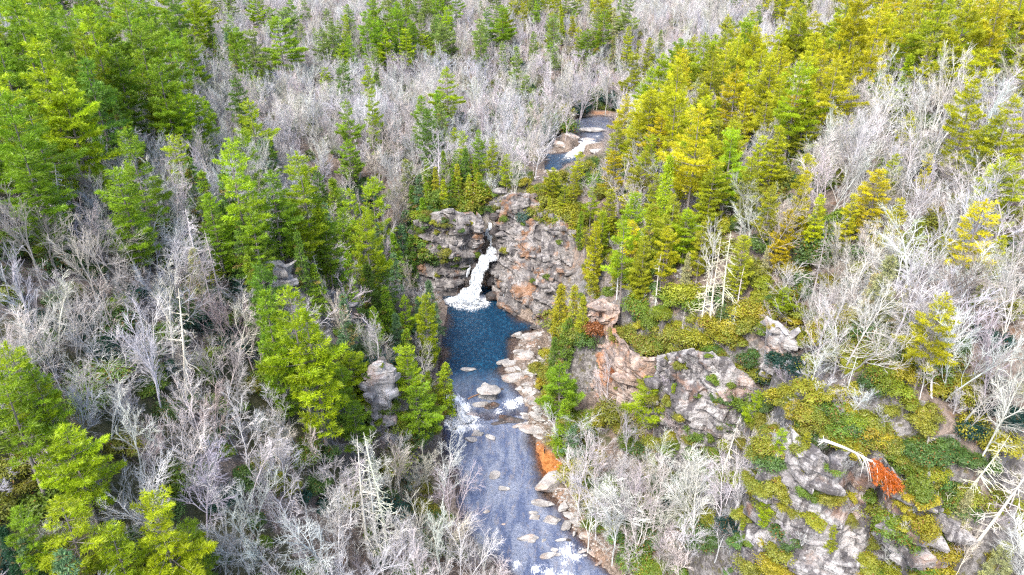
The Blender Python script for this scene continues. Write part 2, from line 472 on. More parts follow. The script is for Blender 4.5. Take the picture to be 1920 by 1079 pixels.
# what lies on the ground: r = gravel and river bed, g = iron-orange sand, b = moss and low green
_wd = np.minimum.reduce([sdist(GX, GY, P) for P, *_ in WATERS])
zone = np.zeros((_ny, _nx, 3))
zone[..., 0] = np.clip(1.25 - np.clip(_wd, 0, None) / 4.0, 0, 1)
os_ = sdist(GX, GY, ORANGE_SAND)
ora = np.clip(1 - os_ / 1.2, 0, 1)
for x, y, r in [(1050, 935, 3.2), (1062, 965, 3.0), (1085, 975, 3.5), (1105, 1010, 3.5), (1120, 1050, 4.2), (1000, 655, 3.5), (985, 640, 3.0), (960, 690, 2.5), (1010, 680, 3), (985, 715, 2.5), (1000, 770, 2.0), (1055, 890, 2), (1065, 925, 2)]:
    p = at(x, y, 0.3)
    ora = np.maximum(ora, 0.36 * np.clip(1.3 - np.hypot(GX - p[0], GY - p[1]) / r, 0, 1))
p = at(1120, 213, 29.2)
ora = np.maximum(ora, 0.5 * np.clip(1.2 - np.hypot((GX - p[0]) / 14, (GY - p[1]) / 4), 0, 1))
zone[..., 1] = ora
for x, y, r in [(1010, 640, 7), (1000, 675, 6), (990, 720, 4), (1005, 790, 4), (1000, 330, 9), (1040, 270, 7), (1120, 280, 8)]:
    p = at(x, y, 28 if y < 340 else 1.2)
    zone[..., 0] = np.maximum(zone[..., 0], np.clip(1.5 - np.hypot(GX - p[0], GY - p[1]) / r, 0, 1))
zone[..., 2] = np.clip(0.5 + 0.9 * fbm(GX * 0.05, GY * 0.05, octs=4, seed=41), 0, 1)

def terrain_mat():
    m = NT('forest_floor')
    zr, zg, zb = m.sep(m.attr('var').outputs['Color'])[:3]
    p = m.pos()
    n = m.noise(0.9, 6, 0.7, p); n2 = m.noise(5.0, 4, 0.7, p)
    litter = m.mix(m.ramp(n, 0.35, 0.65), (0.085, 0.068, 0.055), (0.25, 0.20, 0.17))
    litter = m.mix(m.ramp(n2, 0.5, 0.7), litter, (0.24, 0.20, 0.18))
    litter = m.mix(m.math('MULTIPLY', m.ramp(m.noise(0.5, 4, 0.6, p), 0.58, 0.70), 0.5), litter, (0.15, 0.075, 0.032))
    green = m.mix(m.ramp(n2, 0.4, 0.7), (0.022, 0.040, 0.010), (0.075, 0.085, 0.016))
    c = m.mix(m.math('MULTIPLY', m.ramp(m.math('MULTIPLY', zb, m.noise(0.7, 5, 0.7, p)), 0.30, 0.42), 0.7), litter, green)
    bed = m.mix(m.ramp(m.noise(1.6, 6, 0.7, p), 0.35, 0.65), (0.070, 0.052, 0.038), (0.25, 0.20, 0.165))
    bed = m.mix(m.ramp(m.noise(6.0, 3, 0.7, p), 0.5, 0.7), bed, (0.33, 0.29, 0.26))
    c = m.mix(zr, c, bed)
    rust = m.mix(m.ramp(m.noise(1.3, 5, 0.65, p), 0.35, 0.65), (0.26, 0.095, 0.025), (0.46, 0.20, 0.07))
    c = m.mix(m.math('MULTIPLY', zg, m.ramp(m.math('ADD', zg, m.math('MULTIPLY', m.noise(0.8, 4, 0.6, p), 0.6)), 0.5, 0.85)), c, rust)
    g = m.n('ShaderNodeNewGeometry'); s = m.n('ShaderNodeSeparateXYZ'); m.l(g.outputs['True Normal'], s.inputs[0])
    steep = m.ramp(m.math('ADD', s.outputs[2], m.math('MULTIPLY', m.math('SUBTRACT', n, 0.5), 0.35)), 0.60, 0.48)
    rock = m.mix(m.ramp(m.noise(0.6, 7, 0.7, p), 0.38, 0.62), (0.10, 0.092, 0.09), (0.27, 0.258, 0.255))
    rock = m.mix(m.math('MULTIPLY', m.ramp(m.noise(1.7, 7, 0.8, p), 0.48, 0.60), 0.8), rock, (0.075, 0.07, 0.065))
    rock = m.mix(m.math('MULTIPLY', m.ramp(m.noise(0.9, 6, 0.75, p), 0.54, 0.62), 0.8), rock, (0.09, 0.085, 0.02))
    c = m.mix(m.math('MULTIPLY', steep, m.math('SUBTRACT', 1.0, zr)), c, rock)
    h = m.math('ADD', m.noise(2.2, 6, 0.7, p), m.math('MULTIPLY', n2, 0.4))
    return m.done(m.surf(c, 0.95, 0.1, m.bump(h, 0.35, 0.9)))

M_GROUND = terrain_mat()
terrain = link('hillside_ground', mesh_np('hillside_ground', _TV, _q, [M_GROUND], None, {'var': zone.reshape(-1, 3)}, True))
tag(terrain, kind='structure', label='steep forest floor of leaf litter on both sides of the gorge')

# fast height lookup (bilinear on the terrain's own grid) for standing things on it
def gz(X, Y):
    X = np.asarray(X, float); Y = np.asarray(Y, float)
    i = np.clip(np.searchsorted(gx, X) - 1, 0, _nx - 2); j = np.clip(np.searchsorted(gy, Y) - 1, 0, _ny - 2)
    u = np.clip((X - gx[i]) / (gx[i + 1] - gx[i]), 0, 1); v = np.clip((Y - gy[j]) / (gy[j + 1] - gy[j]), 0, 1)
    return (GZ[j, i] * (1 - u) + GZ[j, i + 1] * u) * (1 - v) + (GZ[j + 1, i] * (1 - u) + GZ[j + 1, i + 1] * u) * v

def hit(px, py, up=0.0, tmin=20.0, tmax=1200.0):
    """the ground point whose position, raised by `up` metres, shows at that pixel"""
    d = ray(px, py); t = np.concatenate([np.arange(tmin, 260, 0.5), np.arange(260, tmax, 2.0)])
    X = d[0] * t; Y = d[1] * t; Z = CAM_Z + d[2] * t
    below = Z <= gz(X, Y) + up
    k = int(np.argmax(below)) if below.any() else len(t) - 1
    return np.array([X[k], Y[k], float(gz(X[k], Y[k]))])

# ================================================================== WATER
def water_mat():
    m = NT('river_water')
    r, g, b = m.sep(m.attr('var').outputs['Color'])[:3]       # r = depth of the body of water, g = foam, b = blue of the pool
    p = m.pos()
    h = m.math('ADD', m.noise(1.6, 3, 0.55, m.pos((1, 0.75, 1)), dist=0.6), m.math('MULTIPLY', m.noise(5.5, 2, 0.5, p), 0.35))
    nrm = m.bump(h, 0.36, 1.0)
    # the shallow reach: sky reflection painted in as body colour, with tan bed tints, drawn out along the current
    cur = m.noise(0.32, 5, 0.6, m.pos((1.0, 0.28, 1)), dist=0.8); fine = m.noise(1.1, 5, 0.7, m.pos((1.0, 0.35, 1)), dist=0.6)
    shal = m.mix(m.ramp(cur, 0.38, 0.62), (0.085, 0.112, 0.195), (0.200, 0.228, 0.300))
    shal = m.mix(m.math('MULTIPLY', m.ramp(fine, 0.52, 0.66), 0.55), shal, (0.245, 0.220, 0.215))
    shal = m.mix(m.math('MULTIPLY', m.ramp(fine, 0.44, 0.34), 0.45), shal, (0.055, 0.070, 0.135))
    pool = m.mix(m.ramp(m.noise(1.2, 3, 0.6, m.pos((1, 0.6, 1)), dist=0.5), 0.45, 0.70), (0.001, 0.026, 0.062), (0.008, 0.065, 0.130))
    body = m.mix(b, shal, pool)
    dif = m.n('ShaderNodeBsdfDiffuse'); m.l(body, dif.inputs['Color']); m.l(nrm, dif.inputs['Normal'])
    tr = m.n('ShaderNodeBsdfTransparent'); tr.inputs['Color'].default_value = (0.80, 0.74, 0.72, 1)
    m1 = m.n('ShaderNodeMixShader'); m.l(r, m1.inputs[0]); m.l(tr.outputs[0], m1.inputs[1]); m.l(dif.outputs[0], m1.inputs[2])
    gl = m.n('ShaderNodeBsdfGlossy'); gl.inputs['Roughness'].default_value = 0.3; m.l(nrm, gl.inputs['Normal'])
    fr = m.n('ShaderNodeFresnel'); fr.inputs['IOR'].default_value = 1.33; m.l(nrm, fr.inputs['Normal'])
    m2 = m.n('ShaderNodeMixShader'); m.l(fr.outputs[0], m2.inputs[0]); m.l(m1.outputs[0], m2.inputs[1]); m.l(gl.outputs[0], m2.inputs[2])
    fo = m.n('ShaderNodeBsdfDiffuse'); fo.inputs['Color'].default_value = (0.86, 0.88, 0.90, 1)
    fn = m.ramp(m.math('ADD', g, m.math('MULTIPLY', m.math('SUBTRACT', m.noise(2.6, 8, 0.8, m.pos((1.3, 0.6, 1)), dist=0.4), 0.5), 2.4)), 0.40, 0.72)
    fn = m.math('MULTIPLY', fn, m.ramp(g, 0.06, 0.25))
    m3 = m.n('ShaderNodeMixShader'); m.l(fn, m3.inputs[0]); m.l(m2.outputs[0], m3.inputs[1]); m.l(fo.outputs[0], m3.inputs[2])
    return m.done(m3.outputs[0])

M_WATER = water_mat()
FOAM_LOW = [(850, 770, 3.8, 1.3), (868, 785, 3.8, 1.35), (844, 788, 2.8, 1.2), (888, 800, 2.2, .8), (862, 800, 3.0, 1.0), (856, 800, 2.0, .7), (882, 790, 2.0, .7), (905, 800, 1.6, .5), (930, 778, 1.8, .6), (925, 765, 1.2, .6),
            (955, 758, 2.0, .9), (972, 752, 2.0, .9), (986, 748, 1.4, .7), (940, 764, 1.6, .75), (945, 800, 1.0, .4), (972, 806, .8, .4), (885, 808, 1.2, .5),
            (1062, 1035, 1.8, .75), (1078, 1045, 1.8, .75), (1058, 1055, 1.4, .6), (1068, 1022, 1.2, .6), (970, 1058, 1.2, .7), (1005, 1068, 1.4, .75), (1030, 1075, 1.5, .8), (1060, 1082, 2, .75), (1110, 1032, 1.4, .55), (1020, 1062, 1.2, .5), (1040, 1092, 3, .7),
            (965, 1066, 1.0, .6), (1090, 1030, 1.2, .5)]
FOAM_POOL = [(850, 564, 3.2, 1.0), (866, 570, 3.6, 1.2), (884, 572, 3.6, 1.2), (902, 570, 3.0, 1.1), (875, 560, 4, 1.2), (893, 562, 4, 1.2), (845, 572, 1.6, .6), (885, 580, 3.0, .55), (862, 580, 2.0, .5), (908, 576, 1.6, .5), (848, 548, 1.6, .5), (838, 542, 1.4, .45),
             (850, 756, 3.2, 1.2), (842, 746, 2.4, .9), (868, 762, 2.4, 1.0), (958, 757, 2, .9), (975, 751, 2, .8), (935, 768, 1.5, .7), (945, 584, .8, .4), (875, 762, 1.6, .6)]
FOAM_UP = [(1080, 285, 3.2, 1.2), (1070, 292, 2.6, 1.1), (1092, 277, 3, 1.2), (1064, 297, 2.0, .8), (1028, 288, 1.2, .4)]
FOAM_RIV = [(1098, 262, 2.5, .9), (1110, 262, 2.0, .7), (1120, 256, 2.0, .6), (1104, 268, 3.0, 1.1), (1130, 247, 1.6, .4), (1088, 268, 2.0, .9)]

def water_sheet(name, P, lev, foams, step, amp, label, blue, deep, drop=None):
    P = np.array(P); lo = P.min(0) - 1.5; hi = P.max(0) + 1.5
    xs = np.arange(lo[0], hi[0], step); ys = np.arange(lo[1], hi[1], step)
    X, Y = np.meshgrid(xs, ys)
    d = sdist(X, Y, P)
    Z = lev + amp * fbm(X * 0.75, Y * 0.6, octs=4, seed=77)
    foam = np.zeros(X.shape)
    for x, y, r, s in foams:
        q = at(x, y, lev)
        foam = np.maximum(foam, 0.85 * s * np.exp(-((X - q[0]) ** 2 + (Y - q[1]) ** 2) / (r * r)))
    Z = Z + foam * (0.28 * np.abs(fbm(X * 1.2, Y * 0.9, octs=4, seed=88)) + 0.05)
    if drop is not None:
        Z = Z - drop(X, Y)
    dep = np.clip((-d - deep[0]) / deep[1] + 0.55 * fbm(X * 0.16, Y * 0.11, octs=4, seed=13), 0, 1) * deep[2]
    A = np.stack([dep, foam, np.broadcast_to(blue(X, Y), X.shape)], -1)
    nx, ny = len(xs), len(ys)
    i = np.arange(ny - 1)[:, None] * nx + np.arange(nx - 1)[None, :]
    q = np.stack([i, i + 1, i + nx + 1, i + nx], -1).reshape(-1, 4)
    ok = (d < 1.0).ravel(); q = q[ok[q].all(1)]
    used = np.unique(q); re = -np.ones(nx * ny, int); re[used] = np.arange(len(used))
    me = mesh_np(name, np.stack([X, Y, Z], -1).reshape(-1, 3)[used], re[q], [M_WATER], None, {'var': A.reshape(-1, 3)[used]}, True)
    o = link(name, me)
    return tag(o, label, kind='structure')

_bl = lambda y0, y1: (lambda X, Y: np.clip((Y - y0) / (y1 - y0), 0, 1))
rap_y = at(900, 765, 0.5)[1]
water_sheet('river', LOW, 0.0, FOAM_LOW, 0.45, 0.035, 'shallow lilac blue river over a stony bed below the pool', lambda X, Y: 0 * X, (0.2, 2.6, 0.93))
water_sheet('plunge_pool', POOL, 1.0, FOAM_POOL, 0.45, 0.05, 'deep teal blue pool at the foot of the waterfall', _bl(at(900, 772, 1)[1], at(900, 690, 1)[1]), (0.3, 3.6, 1.0),
            drop=lambda X, Y: np.clip((rap_y + 3 - Y) / 6, 0, 1) * 0.95)
water_sheet('upper_pool', UPPOOL, 26.4, FOAM_UP, 0.5, 0.05, 'small bright blue pool above the falls', lambda X, Y: 0 * X + 0.9, (0.2, 2.5, 1.0))
water_sheet('upper_river', UPRIV, 28.9, FOAM_RIV, 0.6, 0.04, 'dark still reach of the river at the bend upstream', lambda X, Y: 0 * X + 0.15, (0.5, 3.0, 0.55))

# ================================================================== CLIFFS
def rock_shape(seed, planes=14, sub=3, flat=(1, 1, 1), rough=0.06):
    """a faceted stone: a ball cut by random planes, then roughened"""
    rs = np.random.default_rng(seed)
    bm = bmesh.new(); bmesh.ops.create_icosphere(bm, subdivisions=sub, radius=1.0)
    D = norm(np.array([v.co[:] for v in bm.verts])); Fc = np.array([[v.index for v in f.verts] for f in bm.faces]); bm.free()
    N = norm(rs.normal(size=(planes, 3)) * np.array([1, 1, 1.0])); N = np.concatenate([N, [[0, 0, 1], [0, 0, -1]]])
    H = np.concatenate([rs.uniform(0.62, 1.0, planes), [0.62, 0.6]])
    dn = D @ N.T
    r = np.min(np.where(dn > 0.05, H[None, :] / np.maximum(dn, 0.05), 9), axis=1)
    V = D * np.minimum(r, 1.25)[:, None]
    V = V * (1 + rough * fbm(V[:, 0] * 2.5 + seed, V[:, 1] * 2.5, V[:, 2] * 2.5, octs=3, seed=seed)[:, None])
    return V * np.array(flat), Fc

def slab_shape(seed):
    """a broken slab of bedded rock: a box with clipped corners, uneven faces"""
    rs = np.random.default_rng(seed)
    n = rs.integers(5, 8); a = np.sort(rs.uniform(0, 2 * math.pi, n) * 0.35 + np.arange(n) * 2 * math.pi / n)
    r = rs.uniform(0.75, 1.1, n); x = np.cos(a) * r; y = np.sin(a) * r * 0.9
    V, layers = [], [(-0.5, 0.93), (-0.30, 1.0), (0.25, 1.0), (0.5, 0.88)]
    for z, s in layers:
        V.append(np.stack([x * s * rs.uniform(.94, 1.04, n), y * s * rs.uniform(.94, 1.04, n), z + rs.uniform(-.07, .07, n)], -1))
    V.append(np.array([[0, 0, -0.52], [0, 0, 0.53]])); V = np.concatenate(V)
    Fc = []
    for k in range(3):
        for j in range(n):
            b = (j + 1) % n; Fc += [[k * n + j, k * n + b, (k + 1) * n + b], [k * n + j, (k + 1) * n + b, (k + 1) * n + j]]
    for j in range(n):
        b = (j + 1) % n; Fc += [[4 * n, b, j], [4 * n + 1, 3 * n + j, 3 * n + b]]
    return V, np.array(Fc)

SLABS = {}
def slab_meshes(mat):
    if mat.name not in SLABS:
        SLABS[mat.name] = [mesh_np('rock_slab', *slab_shape(100 + k), [mat]) for k in range(9)]
    return SLABS[mat.name]

CLIFF_LABEL = {
    'falls_west': 'grey rock wall with green ledges on the west side of the waterfall',
    'falls_east': 'tall layered rock wall stained orange on the east side of the waterfall',
    'outcrop': 'salmon orange cliff outcrop above the boulder beach',
    'bluff': 'big pale grey bluff streaked with lichen over the river bend',
    'notch_tower': 'small pale rock tower behind the dark notch in the bluffs',
    'near_bluff': 'broad whitish bluff under the fallen orange pine',
    'river_pillar': 'narrow grey rock pillar standing in green trees above the rapids',
    'spur_ledge': 'pale squarish rock ledge poking out of the green spur',
    'gully_cliff': 'short grey cliff in the trees beside the spur ledge',
}
CLIFF_PTS = {}
def lerp_poly(P, u):
    L = np.concatenate([[0], np.cumsum(np.linalg.norm(np.diff(P, axis=0), axis=1))]); L /= L[-1]
    return np.stack([np.interp(u, L, P[:, k]) for k in range(3)], -1)

def build_cliff(key, c, n_slab):
    B, T, mat = c['B'].copy(), c['T'].copy(), c['mat']
    rs = np.random.default_rng(sum(map(ord, key)))
    length = max(np.linalg.norm(np.diff(B, axis=0), axis=1).sum(), np.linalg.norm(np.diff(T, axis=0), axis=1).sum())
    height = np.linalg.norm(lerp_poly(T, np.linspace(0, 1, 9)) - lerp_poly(B, np.linspace(0, 1, 9)), axis=1).mean()
    nu, nv = int(length / 0.42) + 2, int(height / 0.36) + 2
    u = np.linspace(0, 1, nu); b = lerp_poly(B, u); t = lerp_poly(T, u)
    b = b + np.array([0, 0, -2.0])
    v = np.linspace(0, 1, nv)
    S = b[None] * (1 - v[:, None, None]) + t[None] * v[:, None, None]
    du = np.gradient(S, axis=1); dv = np.gradient(S, axis=0)
    N = norm(np.cross(du, dv)); N = N * np.sign((N * (np.array([0, 0, 100.0]) - S)).sum(-1, keepdims=True))
    # beds of rock of uneven thickness, each broken into blocks that stand in or out
    tilt = c.get('tilt', rs.uniform(-0.12, 0.12)); hz = S[..., 2] + tilt * u[None] * length + 0.5 * fbm(S[..., 0] * .15, S[..., 2] * .15, octs=2, seed=4)
    cuts = np.cumsum(rs.choice([0.5, 0.8, 1.1, 1.7, 2.6], 90)) + S[..., 2].min() - 6
    bed = np.searchsorted(cuts, hz)
    along = (u[None] * length + fbm(S[..., 0] * .3, S[..., 2] * .3, octs=2, seed=8) * 0.7)
    wid = c.get('wid', 1.0) * (1.2 + 2.6 *  _hash(bed, bed * 0 + 3, bed * 0, 5))
    blk = np.floor(along / wid + _hash(bed, bed * 0, bed * 0, 11)).astype(np.int64)
    vert = c.get('vert', 0.8) * (1.0 - 2.6 * np.clip(1 - 3.2 * np.abs(fbm(along * 0.085, S[..., 2] * 0.012, octs=3, seed=23)), 0, 1))
    off = vert + c.get('amp', 1.0) * 1.15 * _hash(bed, blk, blk * 0, 7) + c.get('amp', 1.0) * 0.8 * _hash(bed, bed * 0, bed * 0, 19) + 1.5 * fbm(S[..., 0] * .13, S[..., 1] * .13, S[..., 2] * .13, octs=3, seed=2) + 0.22 * fbm(S[..., 0] * .9, S[..., 1] * .9, S[..., 2] * .9, octs=3, seed=6)
    edge = np.minimum(1, np.minimum(u, 1 - u)[None] * length / c.get('fade', 2.0))
    S = S + N * ((off - 0.2) * edge - (1 - edge) * 2.0)[..., None]
    # the brow and the flanks bend back into the hill
    top = S[-1] + np.array([0, 3.0, -1.4]); S = np.concatenate([S, (S[-1] + np.array([0, 1.2, 0.15]))[None], top[None]])
    nv2 = len(S)
    i = np.arange(nv2 - 1)[:, None] * nu + np.arange(nu - 1)[None, :]
    q = np.stack([i, i + 1, i + nu + 1, i + nu], -1).reshape(-1, 4)
    root = link('rock_cliff', mesh_np('rock_cliff', S.reshape(-1, 3), q, [mat]))
    tag(root, CLIFF_LABEL[key], 'cliff', 'rock cliffs of the gorge')
    CLIFF_PTS[key] = (S[:nv], N, edge)
    ms = slab_meshes(mat)
    for k in range(n_slab):
        j, a = rs.integers(int(nv * 0.06), nv), rs.integers(2, nu - 2)
        if edge[0, a] < 0.6: continue
        p, nn = S[j, a], N[j, a]
        o = link('rock_slab', ms[k % len(ms)], root)
        w = rs.uniform(0.7, 2.1); h = rs.uniform(0.5, 1.5)
        yaw = math.atan2(nn[1], nn[0]) + math.pi / 2
        o.location = p - nn * w * 0.12
        o.rotation_euler = (rs.uniform(-.12, .12) + 0.05, rs.uniform(-.12, .12) - tilt, yaw + rs.uniform(-.35, .35))
        o.scale = (w * rs.uniform(1.0, 1.9), w * 0.8, h)
    return root

for key, nsl in [('falls_west', 80), ('falls_east', 150), ('outcrop', 70), ('bluff', 90), ('notch_tower', 18), ('near_bluff', 120), ('river_pillar', 16), ('spur_ledge', 14), ('gully_cliff', 14)]:
    build_cliff(key, CLIFFS[key], nsl)

# ================================================================== PLANTS: one mesh set per kind and variant
UP = np.array([0, 0, 1.0])

def needles(g, P, D, rs, k, length, width, spread, upb, bright, tip, dead=0.0, m=0):
    """k narrow needle bundles at each point, fanning out around the direction D"""
    n = len(P)
    P = np.repeat(P, k, 0); D = np.repeat(D, k, 0); bright = np.repeat(np.broadcast_to(bright, n), k); tip = np.repeat(np.broadcast_to(tip, n), k)
    dead = np.repeat(np.broadcast_to(dead, n), k)
    R = rs.normal(size=(n * k, 3))
    d = norm(D + R * spread + UP * upb)
    s = norm(np.cross(d, rs.normal(size=(n * k, 3)))) * (width * rs.uniform(0.7, 1.3, (n * k, 1)))
    L = length * rs.uniform(0.6, 1.3, (n * k, 1))
    P = P + R * 0.05
    V = np.stack([P - s * 0.5, P + s * 0.5, P + d * L], 1).reshape(-1, 3)
    Fc = np.arange(n * k * 3).reshape(-1, 3)
    br = np.clip(bright + rs.uniform(-.18, .18, n * k), 0, 1)
    A = np.stack([br, np.clip(tip + rs.uniform(-.15, .15, n * k), 0, 1), dead], -1)
    g.add(V, Fc, np.repeat(A, 3, 0), m)

def conifer(seed, H=24.0, R=4.2, base=0.28, whorl=1.2, per=5, droop=-0.05, lift=0.35, gap=0.12, tuft=0.42, k=7, nl=0.56, nw=0.10, upb=0.25, shape=0.58, flatpad=0.13, dead_low=True, lichen=0.0):
    rs = np.random.default_rng(seed)
    tr, cr = Geo(), Geo()
    n = 9; zz = np.linspace(0, 1, n)
    bend = np.stack([0.35 * np.sin(zz * 3 + seed) * zz, 0.3 * np.cos(zz * 2.3 + seed) * zz, zz * H], -1)
    tr.add(*tube(bend + np.array([0, 0, -0.8]) * (1 - zz[:, None]), 0.012 * H * (1 - zz) ** 0.85 + 0.02, 7))
    cx = lambda z: np.stack([np.interp(z, bend[:, 2], bend[:, 0]), np.interp(z, bend[:, 2], bend[:, 1]), z], -1)
    z = base * H; first = True
    lop = rs.uniform(0, 2 * math.pi)
    while z < H * 0.985:
        f = (z - base * H) / (H * (1 - base))
        env = R * min(1.0, 0.42 + f * 2.4) * (1 - f) ** shape + 0.25
        az0 = rs.uniform(0, 2 * math.pi); wk = rs.uniform(0.55, 1.2)
        for b in range(per):
            if rs.random() < gap: continue
            az = az0 + b * 2 * math.pi / per + rs.normal() * 0.25
            L = env * wk * rs.uniform(0.7, 1.18) * (1 + 0.18 * math.cos(az - lop))
            el = droop + lift * f + rs.normal() * 0.09
            h = np.array([math.cos(az), math.sin(az), 0]); s = np.linspace(0, 1, 5)
            P = cx(z)[None] + h[None] * (L * s)[:, None] + UP[None] * (L * (el * s + 0.22 * s ** 2 * (0.6 if droop > -0.2 else -0.5)))[:, None]
            tr.add(*tube(P, (0.018 * L + 0.018) * (1 - s * 0.85), 3))
            # flat plume of side twigs
            nt = max(3, int(L / 0.34))
            st = np.linspace(0.30 if f < .8 else 0.1, 1.0, nt)
            bp = np.stack([np.interp(st, s, P[:, q]) for q in range(3)], -1)
            side = np.array([-h[1], h[0], 0]); pts, dirs, tips = [bp], [np.tile(h, (nt, 1))], [st]
            for sg in (-1, 1):
                tl = (0.42 * L * (1.08 - st) * rs.uniform(0.7, 1.2, nt) + 0.22)
                m_ = max(1, int(0.42 * L * 0.6 / tuft) + 1)
                for q in range(1, m_ + 1):
                    dd = norm(h * 0.75 + side * sg)
                    pp = bp + dd * (tl * q / m_)[:, None] + rs.normal(size=(nt, 3)) * np.array([.1, .1, flatpad])
                    pts.append(pp); dirs.append(np.tile(dd, (nt, 1))); tips.append(0.35 + 0.65 * st * q / m_)
            pts = np.concatenate(pts); dirs = np.concatenate(dirs); tips = np.concatenate(tips)
            keep = rs.random(len(pts)) < 0.9
            pts, dirs, tips = pts[keep], dirs[keep], tips[keep]
            bb = 0.5 + rs.normal() * 0.16
            dd_ = np.full(len(pts), 0.75 if rs.random() < lichen else 0.0)
            needles(cr, pts, dirs, rs, k, nl, nw, 0.45, upb, np.clip(bb, .1, .95), tips ** 2 * 0.8 * rs.uniform(0.2, 1.0), dd_)
        if dead_low and z < H * 0.5 and rs.random() < 0.5:
            pass
        z += whorl * rs.uniform(0.75, 1.3) * (1.0 if f < .75 else 0.75)
    # leader
    needles(cr, cx(np.linspace(H * 0.95, H, 6)), np.tile(UP, (6, 1)), rs, k * 2, nl, nw, 0.7, 0.3, 0.6, 0.7)
    # bare stubs under the crown
    for _ in range(rs.integers(7, 13)):
        zz_ = rs.uniform(base * H * 0.45, base * H * 1.25); az = rs.uniform(0, 6.28); L = rs.uniform(0.6, 2.6)
        h = np.array([math.cos(az), math.sin(az), rs.uniform(-.35, .15)])
        tr.add(*tube(cx(zz_)[None] + h[None] * np.linspace(0, L, 3)[:, None], np.array([.04, .028, .012]), 3))
    return tr, cr

def bare_tree(seed, H=15.0, spread=1.0, multi=1, upness=0.35, twig=0.016, dense=1.0):
    rs = np.random.default_rng(seed)
    tr, cr = Geo(), Geo()
    def grow(p, d, L, r, lev):
        ns = [6, 5, 4, 3][lev]
        P = [p]; dd = d.copy(); wob = [0.10, 0.18, 0.20, 0.16][lev]
        for i in range(ns - 1):
            dd = norm(dd + rs.normal(size=3) * wob + UP * (upness * [0.05, 0.20, 0.10, 0.03][lev]))
            P.append(P[-1] + dd * L / (ns - 1))
        P = np.array(P); s = np.linspace(0, 1, ns)
        taper = 0.45 if lev == 0 else 0.72
        (tr if lev == 0 else cr).add(*tube(P, r * (1 - s * taper) + 0.002, [6, 4, 3, 3][lev]), a=(0.5, 0.5, 0.5))
        if lev == 3: return
        nc = int([9, 8, 9][lev] * dense * rs.uniform(0.8, 1.2))
        for q in range(nc):
            f = ([0.34, 0.22, 0.25][lev] + (1 - [0.34, 0.22, 0.25][lev]) * (q + rs.uniform(.1, .9)) / nc)
            i = min(int(f * (ns - 1)), ns - 2); fr = f * (ns - 1) - i
            b = P[i] * (1 - fr) + P[i + 1] * fr; t = norm(P[i + 1] - P[i])
            az = rs.uniform(0, 6.283); u = norm(np.cross(t, [0.31, 0.2, 0.93])); v = np.cross(t, u)
            ang = [0.85, 0.75, 0.7][lev] * rs.uniform(0.65, 1.2) * (1.1 - 0.45 * f) * spread
            nd = norm(t * math.cos(ang) + (u * math.cos(az) + v * math.sin(az)) * math.sin(ang))
            if nd[2] < -0.25: nd[2] *= -0.3
            grow(b, nd, L * [0.52, 0.50, 0.50][lev] * rs.uniform(0.75, 1.2) * (1.12 - 0.45 * f), max(r * [0.42, 0.45, 0.55][lev], twig * [1.5, 1.05, 0.62][lev]), lev + 1)
        if lev < 2:      # the leading end forks
            for _ in range(2):
                grow(P[-1], norm(dd + rs.normal(size=3) * 0.4 + UP * 0.2), L * 0.42, max(r * 0.42, twig), lev + 1)
    for s in range(multi):
        d = norm(np.array([rs.normal() * .05, rs.normal() * .05, 1]) + (rs.normal(size=3) * np.array([.3, .3, 0]) if multi > 1 else 0))
        grow(np.array([0, 0, -0.6]), d, H * 0.66, 0.0092 * H * (0.75 if multi > 1 else 1), 0)
    return tr, cr

def snag(seed, H=17.0, R=2.6, broken=False, drop=-0.15, n=46, twigs=4, curve=0.0, base=0.12):
    rs = np.random.default_rng(seed)
    tr, cr = Geo(), Geo()
    m = 8; zz = np.linspace(0, 1, m); top = 0.45 if broken else 1.0
    P = np.stack([0.25 * np.sin(zz * 4 + seed) * zz, 0.2 * np.cos(zz * 3 + seed) * zz, zz * H * top - 0.6 * (1 - zz)], -1)
    tr.add(*tube(P, 0.0125 * H * (1 - zz * top) ** 0.9 + 0.03, 7))
    if broken:
        for _ in range(3):
            tr.add(*tube(P[-1][None] + np.array([rs.normal() * .08, rs.normal() * .08, 0])[None] + UP[None] * np.linspace(-0.3, rs.uniform(.4, 1.1), 3)[:, None], np.array([.12, .07, .01]), 4))
    for _ in range(n):
        f = rs.uniform(base, 0.97); z = f * H * top
        L = (R * (1 - f * top) ** 0.7 + 0.3) * rs.uniform(0.45, 1.15); az = rs.uniform(0, 6.283)
        h = np.array([math.cos(az), math.sin(az), 0]); s = np.linspace(0, 1, 5)
        b = np.array([np.interp(z, P[:, 2], P[:, 0]), np.interp(z, P[:, 2], P[:, 1]), z])
        el = drop + rs.normal() * 0.15
        Q = b[None] + h[None] * (L * s)[:, None] + UP[None] * (L * (el * s + curve * s ** 2))[:, None] + rs.normal(size=(5, 3)) * 0.04 * L * s[:, None]
        cr.add(*tube(Q, (0.02 * L + 0.022) * (1 - 0.8 * s), 3))
        for _t in range(rs.integers(twigs // 2, twigs + 2)):
            q = rs.integers(1, 5); d = norm(h * 0.6 + rs.normal(size=3) * 0.6 + UP * (-0.15)); l2 = L * rs.uniform(0.2, 0.45)
            cr.add(*tube(Q[q][None] + d[None] * np.linspace(0, l2, 3)[:, None], np.array([.03, .024, .012]), 3))
    return tr, cr

